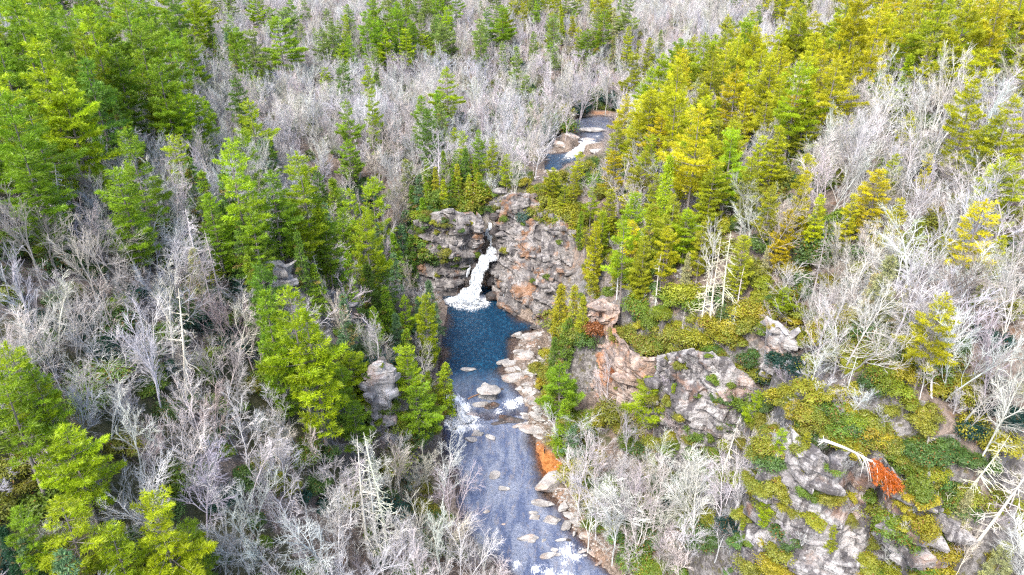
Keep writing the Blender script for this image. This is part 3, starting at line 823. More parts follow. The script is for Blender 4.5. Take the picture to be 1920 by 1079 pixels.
def shrub(seed, R=1.9, H=1.9, lumps=11, leaves=330, size=0.145, asp=0.42, tipv=0.5, deadp=0.03, up=0.5):
    rs = np.random.default_rng(seed)
    st, cr = Geo(), Geo()
    for q in range(lumps):
        a = rs.uniform(0, 6.283); r = R * math.sqrt(rs.random()) * 0.8
        hgt = H * (1 - 0.55 * (r / R) ** 2) * rs.uniform(0.55, 1.1)
        c = np.array([math.cos(a) * r, math.sin(a) * r, hgt]); lr = R * rs.uniform(0.30, 0.5)
        s = np.linspace(0, 1, 4)
        Q = np.array([c[0] * .15, c[1] * .15, -0.4])[None] * (1 - s[:, None]) + c[None] * s[:, None] + rs.normal(size=(4, 3)) * .06
        st.add(*tube(Q, 0.05 * (1 - s * .7), 3))
        D = norm(rs.normal(size=(leaves, 3)) + UP * up)
        P = c + D * lr * np.abs(rs.normal(0.9, 0.28, (leaves, 1))) * np.array([1, 1, .75])
        n = norm(D * 0.8 + UP * 0.5 + rs.normal(size=(leaves, 3)) * 0.35)
        ax = norm(np.cross(n, rs.normal(size=(leaves, 3)))); bx = np.cross(n, ax)
        L = size * rs.uniform(.7, 1.3, (leaves, 1)); W = L * asp
        V = np.stack([P - ax * L, P - bx * W - n * .02, P + ax * L, P + bx * W - n * .02], 1).reshape(-1, 3)
        Fc = np.arange(leaves * 4).reshape(-1, 4)
        br = np.clip(0.5 + rs.normal() * 0.15 + rs.uniform(-.25, .25, leaves), 0, 1)
        dead = (rs.random(leaves) < deadp) * 0.9
        A = np.stack([br, np.clip(rs.uniform(0, tipv, leaves) + rs.normal() * .15, 0, 1), dead], -1)
        # quads into triangles keep four vertices per leaf
        cr.add(V, Fc, np.repeat(A, 4, 0))
    for q in range(12):      # long shoots standing out of the mass
        a = rs.uniform(0, 6.283); r = R * rs.uniform(.2, 1.1); s = np.linspace(0, 1, 4)
        E_ = np.array([math.cos(a) * r, math.sin(a) * r, H * rs.uniform(.7, 1.35) * (1.2 - .6 * r / R)])
        st.add(*tube(np.array([0, 0, .2])[None] * (1 - s[:, None]) + E_[None] * s[:, None] + rs.normal(size=(4, 3)) * .08, .03 * (1 - s * .7), 3))
        n_ = 16; D = norm(rs.normal(size=(n_, 3)) + UP * .3); P = E_ + rs.normal(size=(n_, 3)) * R * .13; L = size * rs.uniform(.7, 1.3, (n_, 1))
        ax = norm(np.cross(D, rs.normal(size=(n_, 3)))); bx = np.cross(D, ax)
        cr.add(np.stack([P - ax * L, P - bx * L * asp, P + ax * L, P + bx * L * asp], 1).reshape(-1, 3), np.arange(n_ * 4).reshape(-1, 4), np.repeat(np.stack([rs.uniform(.2, .9, n_), rs.uniform(0, tipv, n_), np.zeros(n_)], -1), 4, 0))
    return st, cr

KINDS = {}
def register(kind, pairs, mats, name, cat, H):
    """pairs: (trunk geometry, crown geometry); keeps the two part meshes and, for far masses, both in one mesh"""
    lst = []
    for a, b in pairs:
        tm = a.mesh('trunk', [mats[0]], True); cm = b.mesh('crown', [mats[1]], False)
        j = Geo(); j.join(a, 0); j.join(b, 1)
        lst.append((tm, cm, j))
    KINDS[kind] = dict(meshes=lst, mats=mats, name=name, cat=cat, H=H, items=[])

register('pine', [conifer(s, H=24, R=r, base=ba, per=pp, gap=gp) for s, r, ba, pp, gp in
                  [(1, 5.4, .20, 5, .10), (2, 4.7, .28, 5, .16), (3, 6.0, .24, 6, .18), (4, 4.4, .34, 5, .2), (5, 5.0, .16, 6, .10), (6, 5.8, .40, 5, .26), (7, 4.2, .22, 5, .12), (8, 5.2, .46, 5, .34), (9, 3.8, .12, 6, .08), (10, 6.4, .30, 5, .30), (11, 4.6, .30, 4, .22)]],
         (M_PINEBARK, M_PINE), 'pine_tree', 'pine tree', 24.0)
register('hemlock', [conifer(20 + s, H=18, R=r, base=ba, whorl=0.62, per=6, droop=-0.22, lift=0.5, gap=gp, k=5, nl=0.42, nw=0.13, upb=-0.05, shape=0.9, flatpad=.10, lichen=li) for s, r, ba, gp, li in
                     [(1, 3.3, .10, .08, .04), (2, 2.8, .08, .1, .05), (3, 3.6, .14, .2, .1), (4, 2.6, .12, .3, .2)]],
         (M_PINEBARK, M_HEMLOCK), 'hemlock_tree', 'hemlock tree', 18.0)
register('bare', [bare_tree(s, 15, sp_, mu, up_, dense=de) for s, sp_, mu, up_, de in
                  [(31, 1.0, 1, .35, 1.0), (32, 1.15, 1, .3, 1.0), (33, .9, 2, .45, .85), (34, 1.05, 1, .4, 1.1), (35, .8, 1, .6, 1.0), (36, 1.2, 2, .3, .85), (37, .85, 1, .5, .9), (38, 1.3, 1, .25, .9), (39, .7, 1, .6, .8), (40, 1.1, 3, .4, .7)]],
         (M_BARE, M_BARE), 'bare_tree', 'bare tree', 15.0)
register('snag', [snag(51, 18, 2.6), snag(52, 17, 3.6, drop=-.35, n=60, twigs=6, curve=.15), snag(53, 16, 1.8, n=40, twigs=2), snag(54, 18, 4.2, drop=-.1, n=54, twigs=6, curve=-.25), snag(55, 16, 1.6, broken=True, n=16)],
         (M_DEAD, M_DEAD), 'dead_tree', 'dead tree', 17.0)
register('shrub', [shrub(61), shrub(62, 2.2, 1.6, 13), shrub(63, 1.6, 2.3, 10), shrub(64, 2.4, 2.0, 15, 300, deadp=.10), shrub(65, 1.5, 1.3, 8)],
         (M_PINEBARK, M_LEAF), 'evergreen_shrub', 'shrub', 2.2)
register('thicket', [bare_tree(71 + s, 4.2, 1.2, 4, .5, twig=.012, dense=.62) for s in range(3)],
         (M_BARE, M_BARE), 'bare_bush', 'bush', 4.2)

# ------------------------------------------------------------------ tints (the plant's own leaf colour)
TINT = {
    'g': (0.205, 0.335, 0.018), 'G': (0.310, 0.420, 0.014), 'd': (0.120, 0.230, 0.028), 't': (0.110, 0.210, 0.100), 'y': (0.430, 0.455, 0.018),
    'o': (0.320, 0.360, 0.022), 'O': (0.480, 0.440, 0.016), 'm': (0.220, 0.300, 0.075), 'l': (0.360, 0.370, 0.200), 'k': (0.022, 0.080, 0.032), 'r': (0.34, 0.13, 0.03),
    'w': (1.08, 1.08, 1.08), 'n': (0.86, 0.84, 0.84), 'b': (0.66, 0.60, 0.57), 'e': (1.06, 1.03, 0.92), 'v': (0.9, 0.9, 1.0),
}
TWORD = {'r': 'rusty brown', 'g': 'green', 'G': 'bright yellow-green', 'd': 'dark green', 't': 'bluish green', 'y': 'golden yellow', 'o': 'olive green', 'O': 'orange-tinged', 'm': 'dull green', 'l': 'grey-green lichened', 'k': 'very dark green',
         'w': 'whitish', 'n': 'grey', 'b': 'brownish', 'e': 'cream-white', 'v': 'pale lilac-grey'}

def put(kind, P, H, tint, var=None, lean=(0, 0), label=None, hero=False, rot=None, wide=1.0):
    K = KINDS[kind]
    v = int(RNG.integers(len(K['meshes']))) if var is None else var
    base_t = np.array(TINT[tint])
    if kind == 'shrub': base_t = base_t * np.array([0.52, 0.54, 1.0]) + np.array([0, .004, .006])
    j = base_t * RNG.uniform(0.86, 1.16) * RNG.uniform(0.94, 1.06, 3)
    K['items'].append(dict(P=np.asarray(P, float), s=H / K['H'], H=H, v=v, tint=j, tc=tint, rot=float(RNG.uniform(0, 6.283)) if rot is None else rot, sx=RNG.uniform(*((.8, 1.22) if kind != 'shrub' else (.7, 1.35)), 2) if kind != 'snag' else np.ones(2), lean=lean, label=label, hero=hero, wide=wide))

def put_apex(kind, ax, ay, hpx, tint, k=1.25, hmin=5, hmax=36, **kw):
    """stand a plant so that its top shows at that pixel and it is about hpx tall on the photograph"""
    H = 20.0 if kind != 'shrub' else 2
    for _ in range(7):
        P = hit(ax, ay, H * 0.97)
        q = P + np.array([0, 0, H])
        y0 = project(P)[1]; y1 = project(q)[1]
        H = float(np.clip(H * (hpx * k) / max(y0 - y1, 1), hmin, hmax)) * 0.6 + H * 0.4
    P = hit(ax, ay, H * 0.97)
    put(kind, P, H, tint, hero=True, **kw)

PINES = '''75 30 200 g;65 85 260 G;150 20 200 g;30 10 200 g;195 40 170 g;235 0 200 g;250 62 140 d;310 25 130 g;350 60 120 g;395 35 60 m;520 38 110 g;470 60 100 m;430 28 70 g;365 185 120 G;325 262 140 G;430 275 210 G;455 250 150 g
10 190 240 g;110 150 220 G;165 120 210 d;0 90 220 g;215 95 160 g;280 40 110 g;55 210 200 g;560 30 70 m;610 10 60 m;545 0 60 g;490 95 80 g
505 330 160 g;560 300 150 G;390 370 130 g;470 400 140 g;590 370 130 g;640 395 110 g;548 400 100 G;610 430 110 g
545 550 250 G;575 600 220 G;500 560 200 g;120 808 150 G;20 655 200 G;0 720 200 g;60 690 170 g;285 938 190 G;110 945 170 G;210 1000 150 G;350 985 130 g;40 960 140 g
762 660 100 G;655 668 90 G;770 700 80 g;660 760 100 g;780 730 100 g;640 690 110 g
700 12 80 g;745 12 110 g;715 40 90 g;817 3 60 g;843 15 70 g;687 43 90 g;720 57 80 G;820 48 60 d;790 45 70 m;770 30 80 g;650 70 60 m;912 28 75 d;963 0 45 o;980 5 55 o;1028 33 45 m;1053 22 40 m;1073 33 50 o;1120 18 70 m;1000 62 60 m;1042 82 60 m;943 80 60 m;1095 60 60 m
836 132 120 G;820 175 90 g;1180 15 75 m;987 143 50 m;867 247 80 G;973 250 45 g;923 280 70 o;897 315 60 o;855 290 60 g;950 290 60 G;880 300 50 o;910 330 50 g
1187 123 80 o;1223 173 130 y;1257 150 120 y;1267 110 80 o;1153 288 90 O;1087 288 60 y;1077 320 60 o;1037 322 60 o;1173 200 80 y;1200 220 110 y;1240 215 100 O;1210 290 90 o;1180 330 80 y;1110 350 80 G;1060 350 60 o;1145 360 90 o
1190 368 120 G;1173 430 150 G;1263 375 120 o;1230 330 100 o;1290 300 100 y;1250 430 110 y;1130 400 90 G;1210 450 110 o;1100 420 60 o
1568 28 120 y;1510 55 90 y;1605 92 120 y;1650 117 90 g;1690 68 90 g;1723 92 80 o;1853 12 90 y;1907 25 100 y;1740 22 80 y;1627 42 70 y;1640 32 70 y;1467 92 120 y;1427 102 120 y;1363 92 130 y;1340 108 130 o;1467 150 120 y;1500 160 110 O;1377 223 110 o;1350 230 100 o;1460 243 110 y;1430 260 100 y
1830 158 170 y;1903 188 180 y;1870 230 140 o;1743 295 90 O;1680 293 90 y;1513 293 90 y;1600 227 60 y;1710 210 70 y;1497 8 60 d;1420 30 70 m;1610 17 40 m;1793 6 50 m;1300 213 110 y;1313 283 90 y;1320 160 100 y;1280 170 110 y;1400 170 110 O;1540 100 110 y;1570 120 110 o;1440 190 100 y;1390 140 100 y;1330 330 100 y
1375 250 150 G;1340 310 120 o;1410 300 120 o;1513 330 120 O;1540 370 100 y;1650 330 120 O;1600 370 100 y;1840 385 170 O;1890 300 140 y;1690 380 110 y;1450 350 110 o;1480 400 100 O;1720 420 100 o;1880 450 100 y
1420 740 80 G;1222 715 110 G;1290 400 100 G;1320 420 100 o;1475 530 70 G;1200 500 70 o;1052 685 110 g;1880 1040 90 l;1775 440 80 o'''
for rec in PINES.replace('\n', ';').split(';'):
    x, y, h, t = rec.split()
    put_apex('pine', float(x), float(y), float(h), t, hmin=6)
HEMS = '''170 165 150 d;215 200 130 d;140 240 150 d;240 240 100 g;350 300 130 d;380 330 150 g;420 330 150 d;462 485 110 g;570 340 120 g;620 340 130 g;660 425 110 g;703 425 110 t;740 480 100 t;600 400 120 g;560 450 110 d;650 480 120 g;690 500 110 d;720 540 100 g
803 530 115 t;785 560 90 t;740 590 90 t;700 580 80 g;833 685 95 G;800 700 80 g;1052 540 110 o;1075 545 110 o;1095 560 90 o;1065 600 90 d;1040 640 90 d;1062 755 100 g;1034 705 80 g;1075 800 70 t;830 285 80 g;872 283 80 d;800 300 70 g;892 305 60 g;815 315 60 o;858 310 60 o;1015 380 50 o;1060 385 50 o;845 320 60 g;880 330 60 o;785 330 70 t;770 350 70 d;800 345 60 g;830 340 60 G;860 335 60 g;900 335 60 g;1030 372 60 o;1075 395 60 o;1090 400 70 g;760 400 80 t;775 420 60 d;752 425 100 t;768 445 80 d;735 440 100 g;790 375 70 g;812 372 60 d
40 1015 110 t;10 1000 110 k;1673 488 140 l;1703 545 100 l;1640 520 90 l;360 470 120 l;640 560 120 t;590 500 90 g;1810 940 90 l;1700 130 70 t;1567 190 60 t;1230 90 50 t;1870 70 60 o;300 330 100 d;450 420 120 d;520 380 110 d;760 620 80 g;1290 480 70 l;1440 470 60 l;1160 480 60 o;905 270 40 t;1000 160 40 k;1150 70 60 m;1240 60 50 m'''
for rec in HEMS.replace('\n', ';').split(';'):
    x, y, h, t = rec.split()
    put_apex('hemlock', float(x), float(y), float(h), t, k=1.1, hmin=5, hmax=26)
SNAGS = '''298 560 200 e 0 .16 -;75 310 150 w 1 .18 -;45 320 130 w 1 .1 -;145 400 60 n 4 .05 -;210 425 70 n 4 0 -;388 450 150 n 0 0 -;372 470 140 n 2 0 -;350 400 170 v 1 0 -;440 205 30 w 2 0 -;600 470 120 e 2 -.12 -;665 845 200 e 0 .02 -;705 832 200 e 0 -.05 -;690 880 160 w 1 0 -
1350 465 130 e 3 0 -;1375 452 140 e 3 -.05 -;1330 500 100 e 1 0 -;1395 500 90 w 2 0 -;1352 590 60 e 2 0 -;1380 580 70 w 1 0 -;1285 575 60 w 2 0 -;1547 450 130 n 1 0 -;1765 762 100 n 4 -.1 -;1835 828 150 e 1 .25 -;1905 838 190 e 1 .25 -;1690 650 70 w 4 -.5 -;1350 760 90 w 0 .05 -;1370 790 110 w 3 .1 -
1055 90 60 n 2 0 -;1033 110 70 n 2 0 -;390 108 90 w 2 .1 -;565 40 30 w 2 0 -;880 330 60 l 1 0 -;1030 250 30 w 2 0 -;1200 150 60 v 2 0 -;1430 120 70 w 2 0 -;1520 90 70 O 2 0 -;1290 310 90 w 0 0 -;1375 600 60 e 4 0 -;420 55 50 w 2 0 -;1600 690 90 w 2 0 -;1240 470 110 n 2 0 -;1165 450 110 w 2 0 -;40 10 50 w 2 0 -'''
for rec in SNAGS.replace('\n', ';').split(';'):
    x, y, h, t, v, ln, _ = rec.split()
    put_apex('snag', float(x), float(y), float(h), 'w' if t in 'lO' else t, k=1.05, hmin=4, hmax=26, var=int(v), lean=(float(ln), 0))
BARES = '''1797 330 200 w;1830 470 170 w;1812 560 190 w;1760 640 110 w;1880 600 200 n;1560 200 110 w;1600 240 130 w;270 300 170 w;240 310 150 w;300 320 140 n;265 400 120 w;235 520 100 w;180 520 130 e;150 560 110 w;100 550 140 n;60 520 150 e;30 600 150 e
70 600 150 w;130 660 130 w;200 640 120 w;230 690 110 w;330 690 130 n;390 640 150 n;350 600 130 b;420 670 130 w;60 720 150 v;80 800 140 n;130 720 130 v;170 730 120 w;250 740 110 w;360 740 150 w;430 740 150 w;310 800 120 w;270 850 140 w;340 850 170 v;380 840 150 w;440 830 130 w;230 880 140 w;300 920 110 n
480 930 150 w;540 900 140 w;590 920 170 w;620 960 140 w;440 960 130 w;400 1000 110 n;520 1000 110 w;580 1040 90 w;650 1000 130 w;700 960 140 w;740 990 130 v;790 930 140 e;820 960 150 w;780 1010 120 w;850 990 130 w;880 1000 110 n;720 1040 90 w;830 1040 90 w;900 1020 90 n;930 1050 60 n;60 960 110 w;170 960 110 n;470 1040 70 w
795 620 70 e;770 640 60 w;800 850 90 e;770 870 90 b;720 330 130 b;750 380 120 b;735 350 120 b;765 420 100 b;690 370 110 n
1090 830 150 w;1130 850 160 w;1170 860 150 w;1210 880 140 n;1110 910 130 w;1160 930 130 w;1240 890 140 w;1200 960 110 w;1290 870 150 w;1330 880 150 w;1370 870 150 w;1400 900 130 w;1310 930 120 w;1360 950 110 w;1410 960 110 w;1250 970 100 n;1180 1000 90 w;1290 1010 90 w;1240 740 130 n;1270 730 140 n;1400 840 130 w;1430 830 110 n
1740 980 110 w;1780 960 130 w;1730 1020 90 e;1680 1010 90 w;1820 1010 90 e;1640 540 130 w;1560 540 150 w;1600 560 150 w;1580 500 130 n;1720 330 150 w;1760 300 140 w;1700 440 130 w;1540 630 110 w;1615 690 90 w;1870 380 150 n;1900 480 160 n;1855 680 130 n;1466 600 100 v;1530 700 90 w;1525 850 60 w;1600 745 70 v;1650 780 60 v
1100 110 120 n;1120 100 130 w;1140 130 110 n;1090 140 100 n;1060 150 100 n;800 110 90 w;780 130 90 w;840 60 60 e;850 200 120 w;640 110 80 w;690 120 80 w;520 170 100 w;560 160 100 w;600 180 110 n;470 150 90 w;500 200 110 w;430 170 100 w;660 180 120 w;740 190 120 w;790 210 110 w;700 240 130 n;760 260 120 w;820 260 110 v;920 210 120 v;900 180 120 n;960 200 100 v;150 40 80 w;160 130 60 w;265 120 110 v;285 160 110 w'''
for rec in BARES.replace('\n', ';').split(';'):
    x, y, h, t = rec.split()
    put_apex('bare', float(x), float(y), float(h), t, k=1.05, hmin=4, hmax=21)
SHRUBS = '''800 310 k;830 320 o;850 350 g;870 360 o;890 340 g;800 350 g;780 340 g;880 385 o;860 400 g;820 380 g;840 300 o;810 330 g;895 370 y;850 430 y;848 445 o;838 430 o;760 460 k;750 470 k;770 440 k;790 450 g;800 420 d;812 410 d;775 455 d;808 490 d;810 480 g;780 485 g;760 450 k;690 400 k;700 380 k;660 370 k;680 350 d;640 400 k
945 390 o;1010 395 o;1030 390 o;1060 400 y;1085 410 o;1040 410 o;990 415 t;1050 415 y;1100 640 d;1080 620 o;1060 620 d;1045 600 o;1120 620 r;1210 690 o;1225 670 o;1250 660 o;1270 670 o;1195 660 o;1180 640 o;1240 640 g;1220 620 g;1200 610 y;1260 630 y;1290 640 y;1310 640 y;1340 630 y;1360 640 y;1380 640 o;1400 620 o;1400 590 y;1370 610 O;1330 610 O;1300 600 o
1240 585 G;1200 580 g;1270 570 G;1300 560 y;1250 550 g;1420 560 y;1450 580 o;1430 530 G;1470 560 G;1440 610 o;1500 520 d;1510 480 d;1500 560 G;1400 700 d;1410 730 g;1395 680 d;1400 770 k;1420 740 k;1410 660 d;1455 700 k;1470 690 k;1500 690 k
1480 740 y;1520 730 y;1560 760 y;1600 740 y;1640 720 G;1680 740 G;1700 770 G;1620 780 o;1660 790 o;1720 800 o;1760 720 O;1740 690 o;1720 680 O;1560 800 O;1520 780 y;1600 800 G;1500 830 O;1450 850 O;1640 830 d;1700 850 d;1750 870 d;1780 830 d;1820 800 k;1800 860 d;1840 760 k;1870 730 k;1890 770 k;1760 910 d;1780 940 g;1720 920 o;1680 920 o;1500 870 o;1450 900 O;1470 910 O;1530 960 y;1550 970 y;1520 1000 y;1560 1000 o;1590 960 O;1620 1000 y;1640 1010 o;1580 830 y;1540 900 o;1700 700 O;1780 690 o;1800 650 d;1830 620 k;1870 640 k
1180 760 G;1200 790 y;1220 800 y;1180 830 g;1220 860 G;1240 850 o;1070 820 d;1090 860 d;1070 790 g;1110 790 G;1160 780 o;1250 920 k;1370 1010 k;1340 1020 d;1390 1030 k;1220 1000 d;1180 1040 d;1200 1060 g;1250 960 k;1160 1010 d;1300 790 o
100 560 d;70 600 k;20 480 d;40 450 d;150 460 d;180 430 k;200 400 d;170 390 o;230 460 o;400 620 k;420 640 k;390 610 k;360 600 k;430 600 k;100 640 d;120 620 k;280 640 d;290 690 g;320 690 k;280 720 d;500 740 g;510 900 o;530 910 o;490 900 d;550 920 o;620 770 d;640 790 g;660 810 k;240 1020 d;20 1050 k;60 1060 k;310 960 d;410 930 k;460 900 d;730 760 g;745 790 G;770 800 G;790 780 G;760 840 g;740 860 G;780 820 d;800 800 d;720 880 o;700 780 g;770 900 t;790 920 o;620 860 d;480 980 d;650 930 o
1130 330 d;1110 340 g;1060 230 o;1050 245 g;1010 250 k;1020 240 d;990 235 d;975 240 k;1000 225 g;960 230 k;1150 200 k;1130 190 k;1165 190 k;1090 205 k;1110 200 d;1080 210 k;1015 270 k;1180 170 k;1500 340 d;1620 300 k;1710 320 k;1640 330 g;1450 300 d;1330 380 d;1880 500 k;1870 540 k;1900 520 k;1520 430 d;1560 460 d;1490 440 o'''
for rec in SHRUBS.replace('\n', ';').split(';'):
    x, y, t = rec.split(); x, y = float(x), float(y)
    P = hit(x, y, 1.4)
    near = max(project(P)[2], 60)
    put('shrub', P, float(np.clip(26 * near / F, 1.9, 4.4)) * RNG.uniform(.85, 1.2), t, hero=True)

# ------------------------------------------------------------------ the rest of the forest
def table(s):
    return np.array([[float(v) for v in r.split()] for r in s.strip().splitlines()])
CONIFER = table('''5 6 4 3 3 2 4 1 2 2 0 1 3 5 4 4
7 6 3 1 1 1 0 0 1 1 4 7 6 5 3 4
7 5 4 4 2 1 2 2 2 3 7 7 6 4 4 6
2 1 4 9 8 3 1 1 4 9 9 9 6 5 3 4
0 0 1 6 8 6 3 0 2 9 8 6 4 3 3 3
1 0 0 2 7 4 3 0 4 4 4 4 3 2 2 2
4 1 0 0 4 4 5 0 6 2 1 1 1 1 1 1
5 5 0 0 0 2 2 0 1 1 1 0 1 1 1 1
5 4 4 0 0 0 0 0 1 1 1 0 1 1 1 2''')
TOTAL = table('''9 9 9 9 9 9 9 9 9 9 9 9 9 9 9 9
9 9 9 9 9 9 9 9 9 9 9 9 9 9 9 9
9 9 9 9 9 9 9 8 6 7 9 9 9 9 9 9
8 8 8 8 8 7 5 2 2 5 7 7 7 7 8 9
8 9 9 8 7 6 5 0 1 6 7 6 7 8 8 9
9 9 9 8 7 6 5 0 1 4 6 6 7 7 8 8
9 9 9 9 7 5 4 0 3 5 6 4 4 4 6 8
9 9 9 9 9 8 7 1 2 8 7 3 2 2 4 7
9 9 9 9 9 9 8 3 2 7 7 7 2 3 7 8''')
UNDER = table('''2 2 2 2 2 2 2 2 2 2 1 2 2 2 2 2
3 3 2 2 2 2 2 3 3 3 3 3 3 3 2 2
5 4 3 3 3 3 3 6 6 4 4 4 4 4 4 4
7 7 6 6 6 6 7 7 3 6 6 6 6 6 7 7
7 7 7 7 6 6 6 3 3 7 9 9 9 8 7 7
7 7 7 7 7 7 6 2 4 7 9 9 9 9 9 8
7 7 7 7 7 8 7 2 5 7 7 8 9 9 9 8
7 7 7 7 7 7 7 2 4 7 8 8 9 9 9 9
7 7 7 7 7 7 6 3 4 7 7 8 8 8 8 8''')
def look(T, x, y):
    i = np.clip(np.floor(y / 120).astype(int), 0, 8); j = np.clip(np.floor(x / 120).astype(int), 0, 15)
    return T[i, j]
KEEP = [([(790, 420), (850, 398), (920, 378), (1010, 372), (1080, 400), (1085, 540), (1045, 610), (1000, 690), (1000, 790), (1060, 870), (1060, 930), (1110, 1020), (1140, 1079), (960, 1079), (875, 960), (838, 850), (830, 760), (822, 690), (838, 620), (785, 530)], 235),
        ([(1012, 292), (1040, 262), (1062, 240), (1068, 216), (1165, 206), (1150, 250), (1130, 290), (1080, 310), (1050, 325), (1010, 345), (990, 335)], 320),
        ([(1240, 690), (1290, 668), (1384, 690), (1388, 790), (1340, 830), (1250, 810)], 128),
        ([(688, 690), (742, 690), (742, 800), (700, 810)], 132),
        ([(1095, 560), (1170, 570), (1185, 660), (1200, 720), (1160, 745), (1110, 730)], 160),
        ([(1470, 880), (1482, 816), (1500, 830), (1560, 880), (1640, 920), (1700, 960), (1690, 1030), (1640, 1079), (1470, 1079)], 112),
        ([(490, 492), (540, 492), (550, 545), (500, 545)], 142)]
def blocked(P, H, thin=None):
    r = np.zeros(len(P), bool)
    for f in (0.35, 0.6, 0.85, 1.0):
        x, y, dep = project(P + np.array([0, 0, 1.0]) * (H * f)[:, None])
        for q_, (poly, dmax) in enumerate(KEEP):
            h_ = inside(x, y, np.array(poly, float)) & (dep < dmax)
            r |= h_ & ~thin if (thin is not None and q_ in (2, 4, 5)) else h_
    return r
_WALLS = [np.concatenate([c['B'], c['T'][::-1]]) for c in CLIFFS.values()]
def scatter(step, y0, y1, wide, rs):
    xs = np.arange(-y1 * 0.95 - 60, y1 * 0.95 + 60, step); ys = np.arange(y0, y1, step)
    X, Y = np.meshgrid(xs, ys); X = (X + rs.uniform(-.5, .5, X.shape) * step).ravel(); Y = (Y + rs.uniform(-.5, .5, Y.shape) * step).ravel()
    Z = gz(X, Y); P = np.stack([X, Y, Z], -1)
    x, y, dep = project(P + np.array([0, 0, 7.0]))
    ok = (dep > 20) & (x > -wide) & (x < CW + wide) & (y > -60) & (y < CH + 160)
    P = P[ok]
    e = 0.8
    sl = np.hypot(gz(P[:, 0] + e, P[:, 1]) - gz(P[:, 0] - e, P[:, 1]), gz(P[:, 0], P[:, 1] + e) - gz(P[:, 0], P[:, 1] - e)) / (2 * e)
    wd = np.minimum.reduce([sdist(P[:, 0], P[:, 1], Q) for Q, *_ in WATERS])
    return P, sl, wd

rs = np.random.default_rng(99)
taken = np.array([i['P'][:2] for i in KINDS['pine']['items'] + KINDS['hemlock']['items']])
btaken = np.array([i['P'][:2] for i in KINDS['bare']['items'] + KINDS['snag']['items']])
for step, y0, y1 in ((4.3, 30, 270), (5.2, 270, 640)):
    P, sl, wd = scatter(step, y0, y1, 240, rs)
    Hb = rs.uniform(9.5, 16.5, len(P)); Hc = rs.uniform(13, 27, len(P))
    x, y, dep = project(P + np.array([0, 0, 8.0]))
    ok = (sl < 1.9) & (wd > 2.0) & (rs.random(len(P)) < look(TOTAL, x, y) / 9.0)
    con = rs.random(len(P)) < np.minimum(1, look(CONIFER, x, y) / 10.0 * 0.8)
    pn = fbm(P[:, 0] * 0.03, P[:, 1] * 0.03, octs=2, seed=55) > -0.15     # pines stand in groves
    con &= pn
    H = np.where(con, Hc, Hb)
    ok &= con | (rs.random(len(P)) < 1.0 - 0.06 * look(CONIFER, x, y))
    ok &= ~blocked(P, H, ~con & (rs.random(len(P)) < 0.4))
    dt = np.min(np.hypot(P[:, 0, None] - taken[None, :, 0], P[:, 1, None] - taken[None, :, 1]), 1)
    db = np.min(np.hypot(P[:, 0, None] - btaken[None, :, 0], P[:, 1, None] - btaken[None, :, 1]), 1)
    ok &= np.where(con, dt > 4.5, (dt > 2.2) & (db > 2.2))
    last = {}
    for i in np.nonzero(ok)[0]:
        if con[i]:
            c = (int(P[i, 0] // 5.2), int(P[i, 1] // 5.2))
            if c in last: continue
            last[c] = 1
            left = x[i] < 960
            far = P[i, 1] > 270
            if rs.random() < 0.22:
                t = rs.choice(list('dtgm' if left else 'oGlo')); put('hemlock', P[i], min(H[i], 18), t)
            else:
                t = rs.choice(list('ggGGd' if left else 'yyyoOG')) if not far else rs.choice(list('mmggG' if left else 'moogy'))
                put('pine', P[i], H[i], t)
        else:
            t = rs.choice(list('wwwnvebw')) if not P[i, 1] > 300 else rs.choice(list('nwvnew'))
            put('bare', P[i], H[i], t)
# undergrowth: evergreen shrubs and bare bushes between the trees
P, sl, wd = scatter(2.9, 30, 420, 160, rs)
x, y, dep = project(P + np.array([0, 0, 1.0]))
Hs = rs.uniform(1.3, 3.0, len(P))
ok = (sl < 3.2) & (wd > 1.2) & (rs.random(len(P)) < look(UNDER, x, y) / 10.0 * np.clip(1.25 + fbm(P[:, 0] * .07, P[:, 1] * .07, octs=3, seed=31), 0.15, 2)) & ~blocked(P, Hs * 0.8)
for i in np.nonzero(ok)[0]:
    left = x[i] < 980
    thick = rs.random() < (0.45 if (left or y[i] < 420) else 0.28)
    if thick: put('thicket', P[i], rs.uniform(2.2, 5.0), rs.choice(list('nwbvw')))
    else:
        put('shrub', P[i], Hs[i], rs.choice(list('ddkggo' if left else ('yooOdodg' if y[i] > 330 else 'odgky'))))

# ledge plants on the cliffs
for key, n_, ts in (('falls_west', 22, 'gdoy'), ('falls_east', 12, 'oyg'), ('bluff', 54, 'ooydg'), ('near_bluff', 190, 'ooyOodg'), ('outcrop', 8, 'oyor'), ('river_pillar', 6, 'gG'), ('notch_tower', 3, 'oO')):
    S, N, edge = CLIFF_PTS[key]
    for _ in range(n_):
        j, a = rs.integers(int(len(S) * .15), len(S)), rs.integers(3, S.shape[1] - 3)
        q_ = S[j, a] + np.array([0, 0, -0.3]); u_ = rs.random()
        if n_ > 30 and u_ < 0.22: put('thicket', q_, rs.uniform(1.5, 3.2), rs.choice(list('nwv')))
        elif n_ > 30 and u_ < 0.30 and j > len(S) * .5: put('pine', q_, rs.uniform(2.5, 5.5), rs.choice(list('oyG')))
        else: put('shrub', q_, rs.uniform(0.6, 2.1), rs.choice(list(ts)))
for _ in range(26):      # green overhanging the west wall
    S, N, edge = CLIFF_PTS['falls_west']
    j, a = rs.integers(int(len(S) * .45), len(S)), rs.integers(2, int(S.shape[1] * .62))
    put('shrub', S[j, a] + np.array([0, 0, -0.4]), rs.uniform(1.2, 2.6), rs.choice(list('gdoGg')))
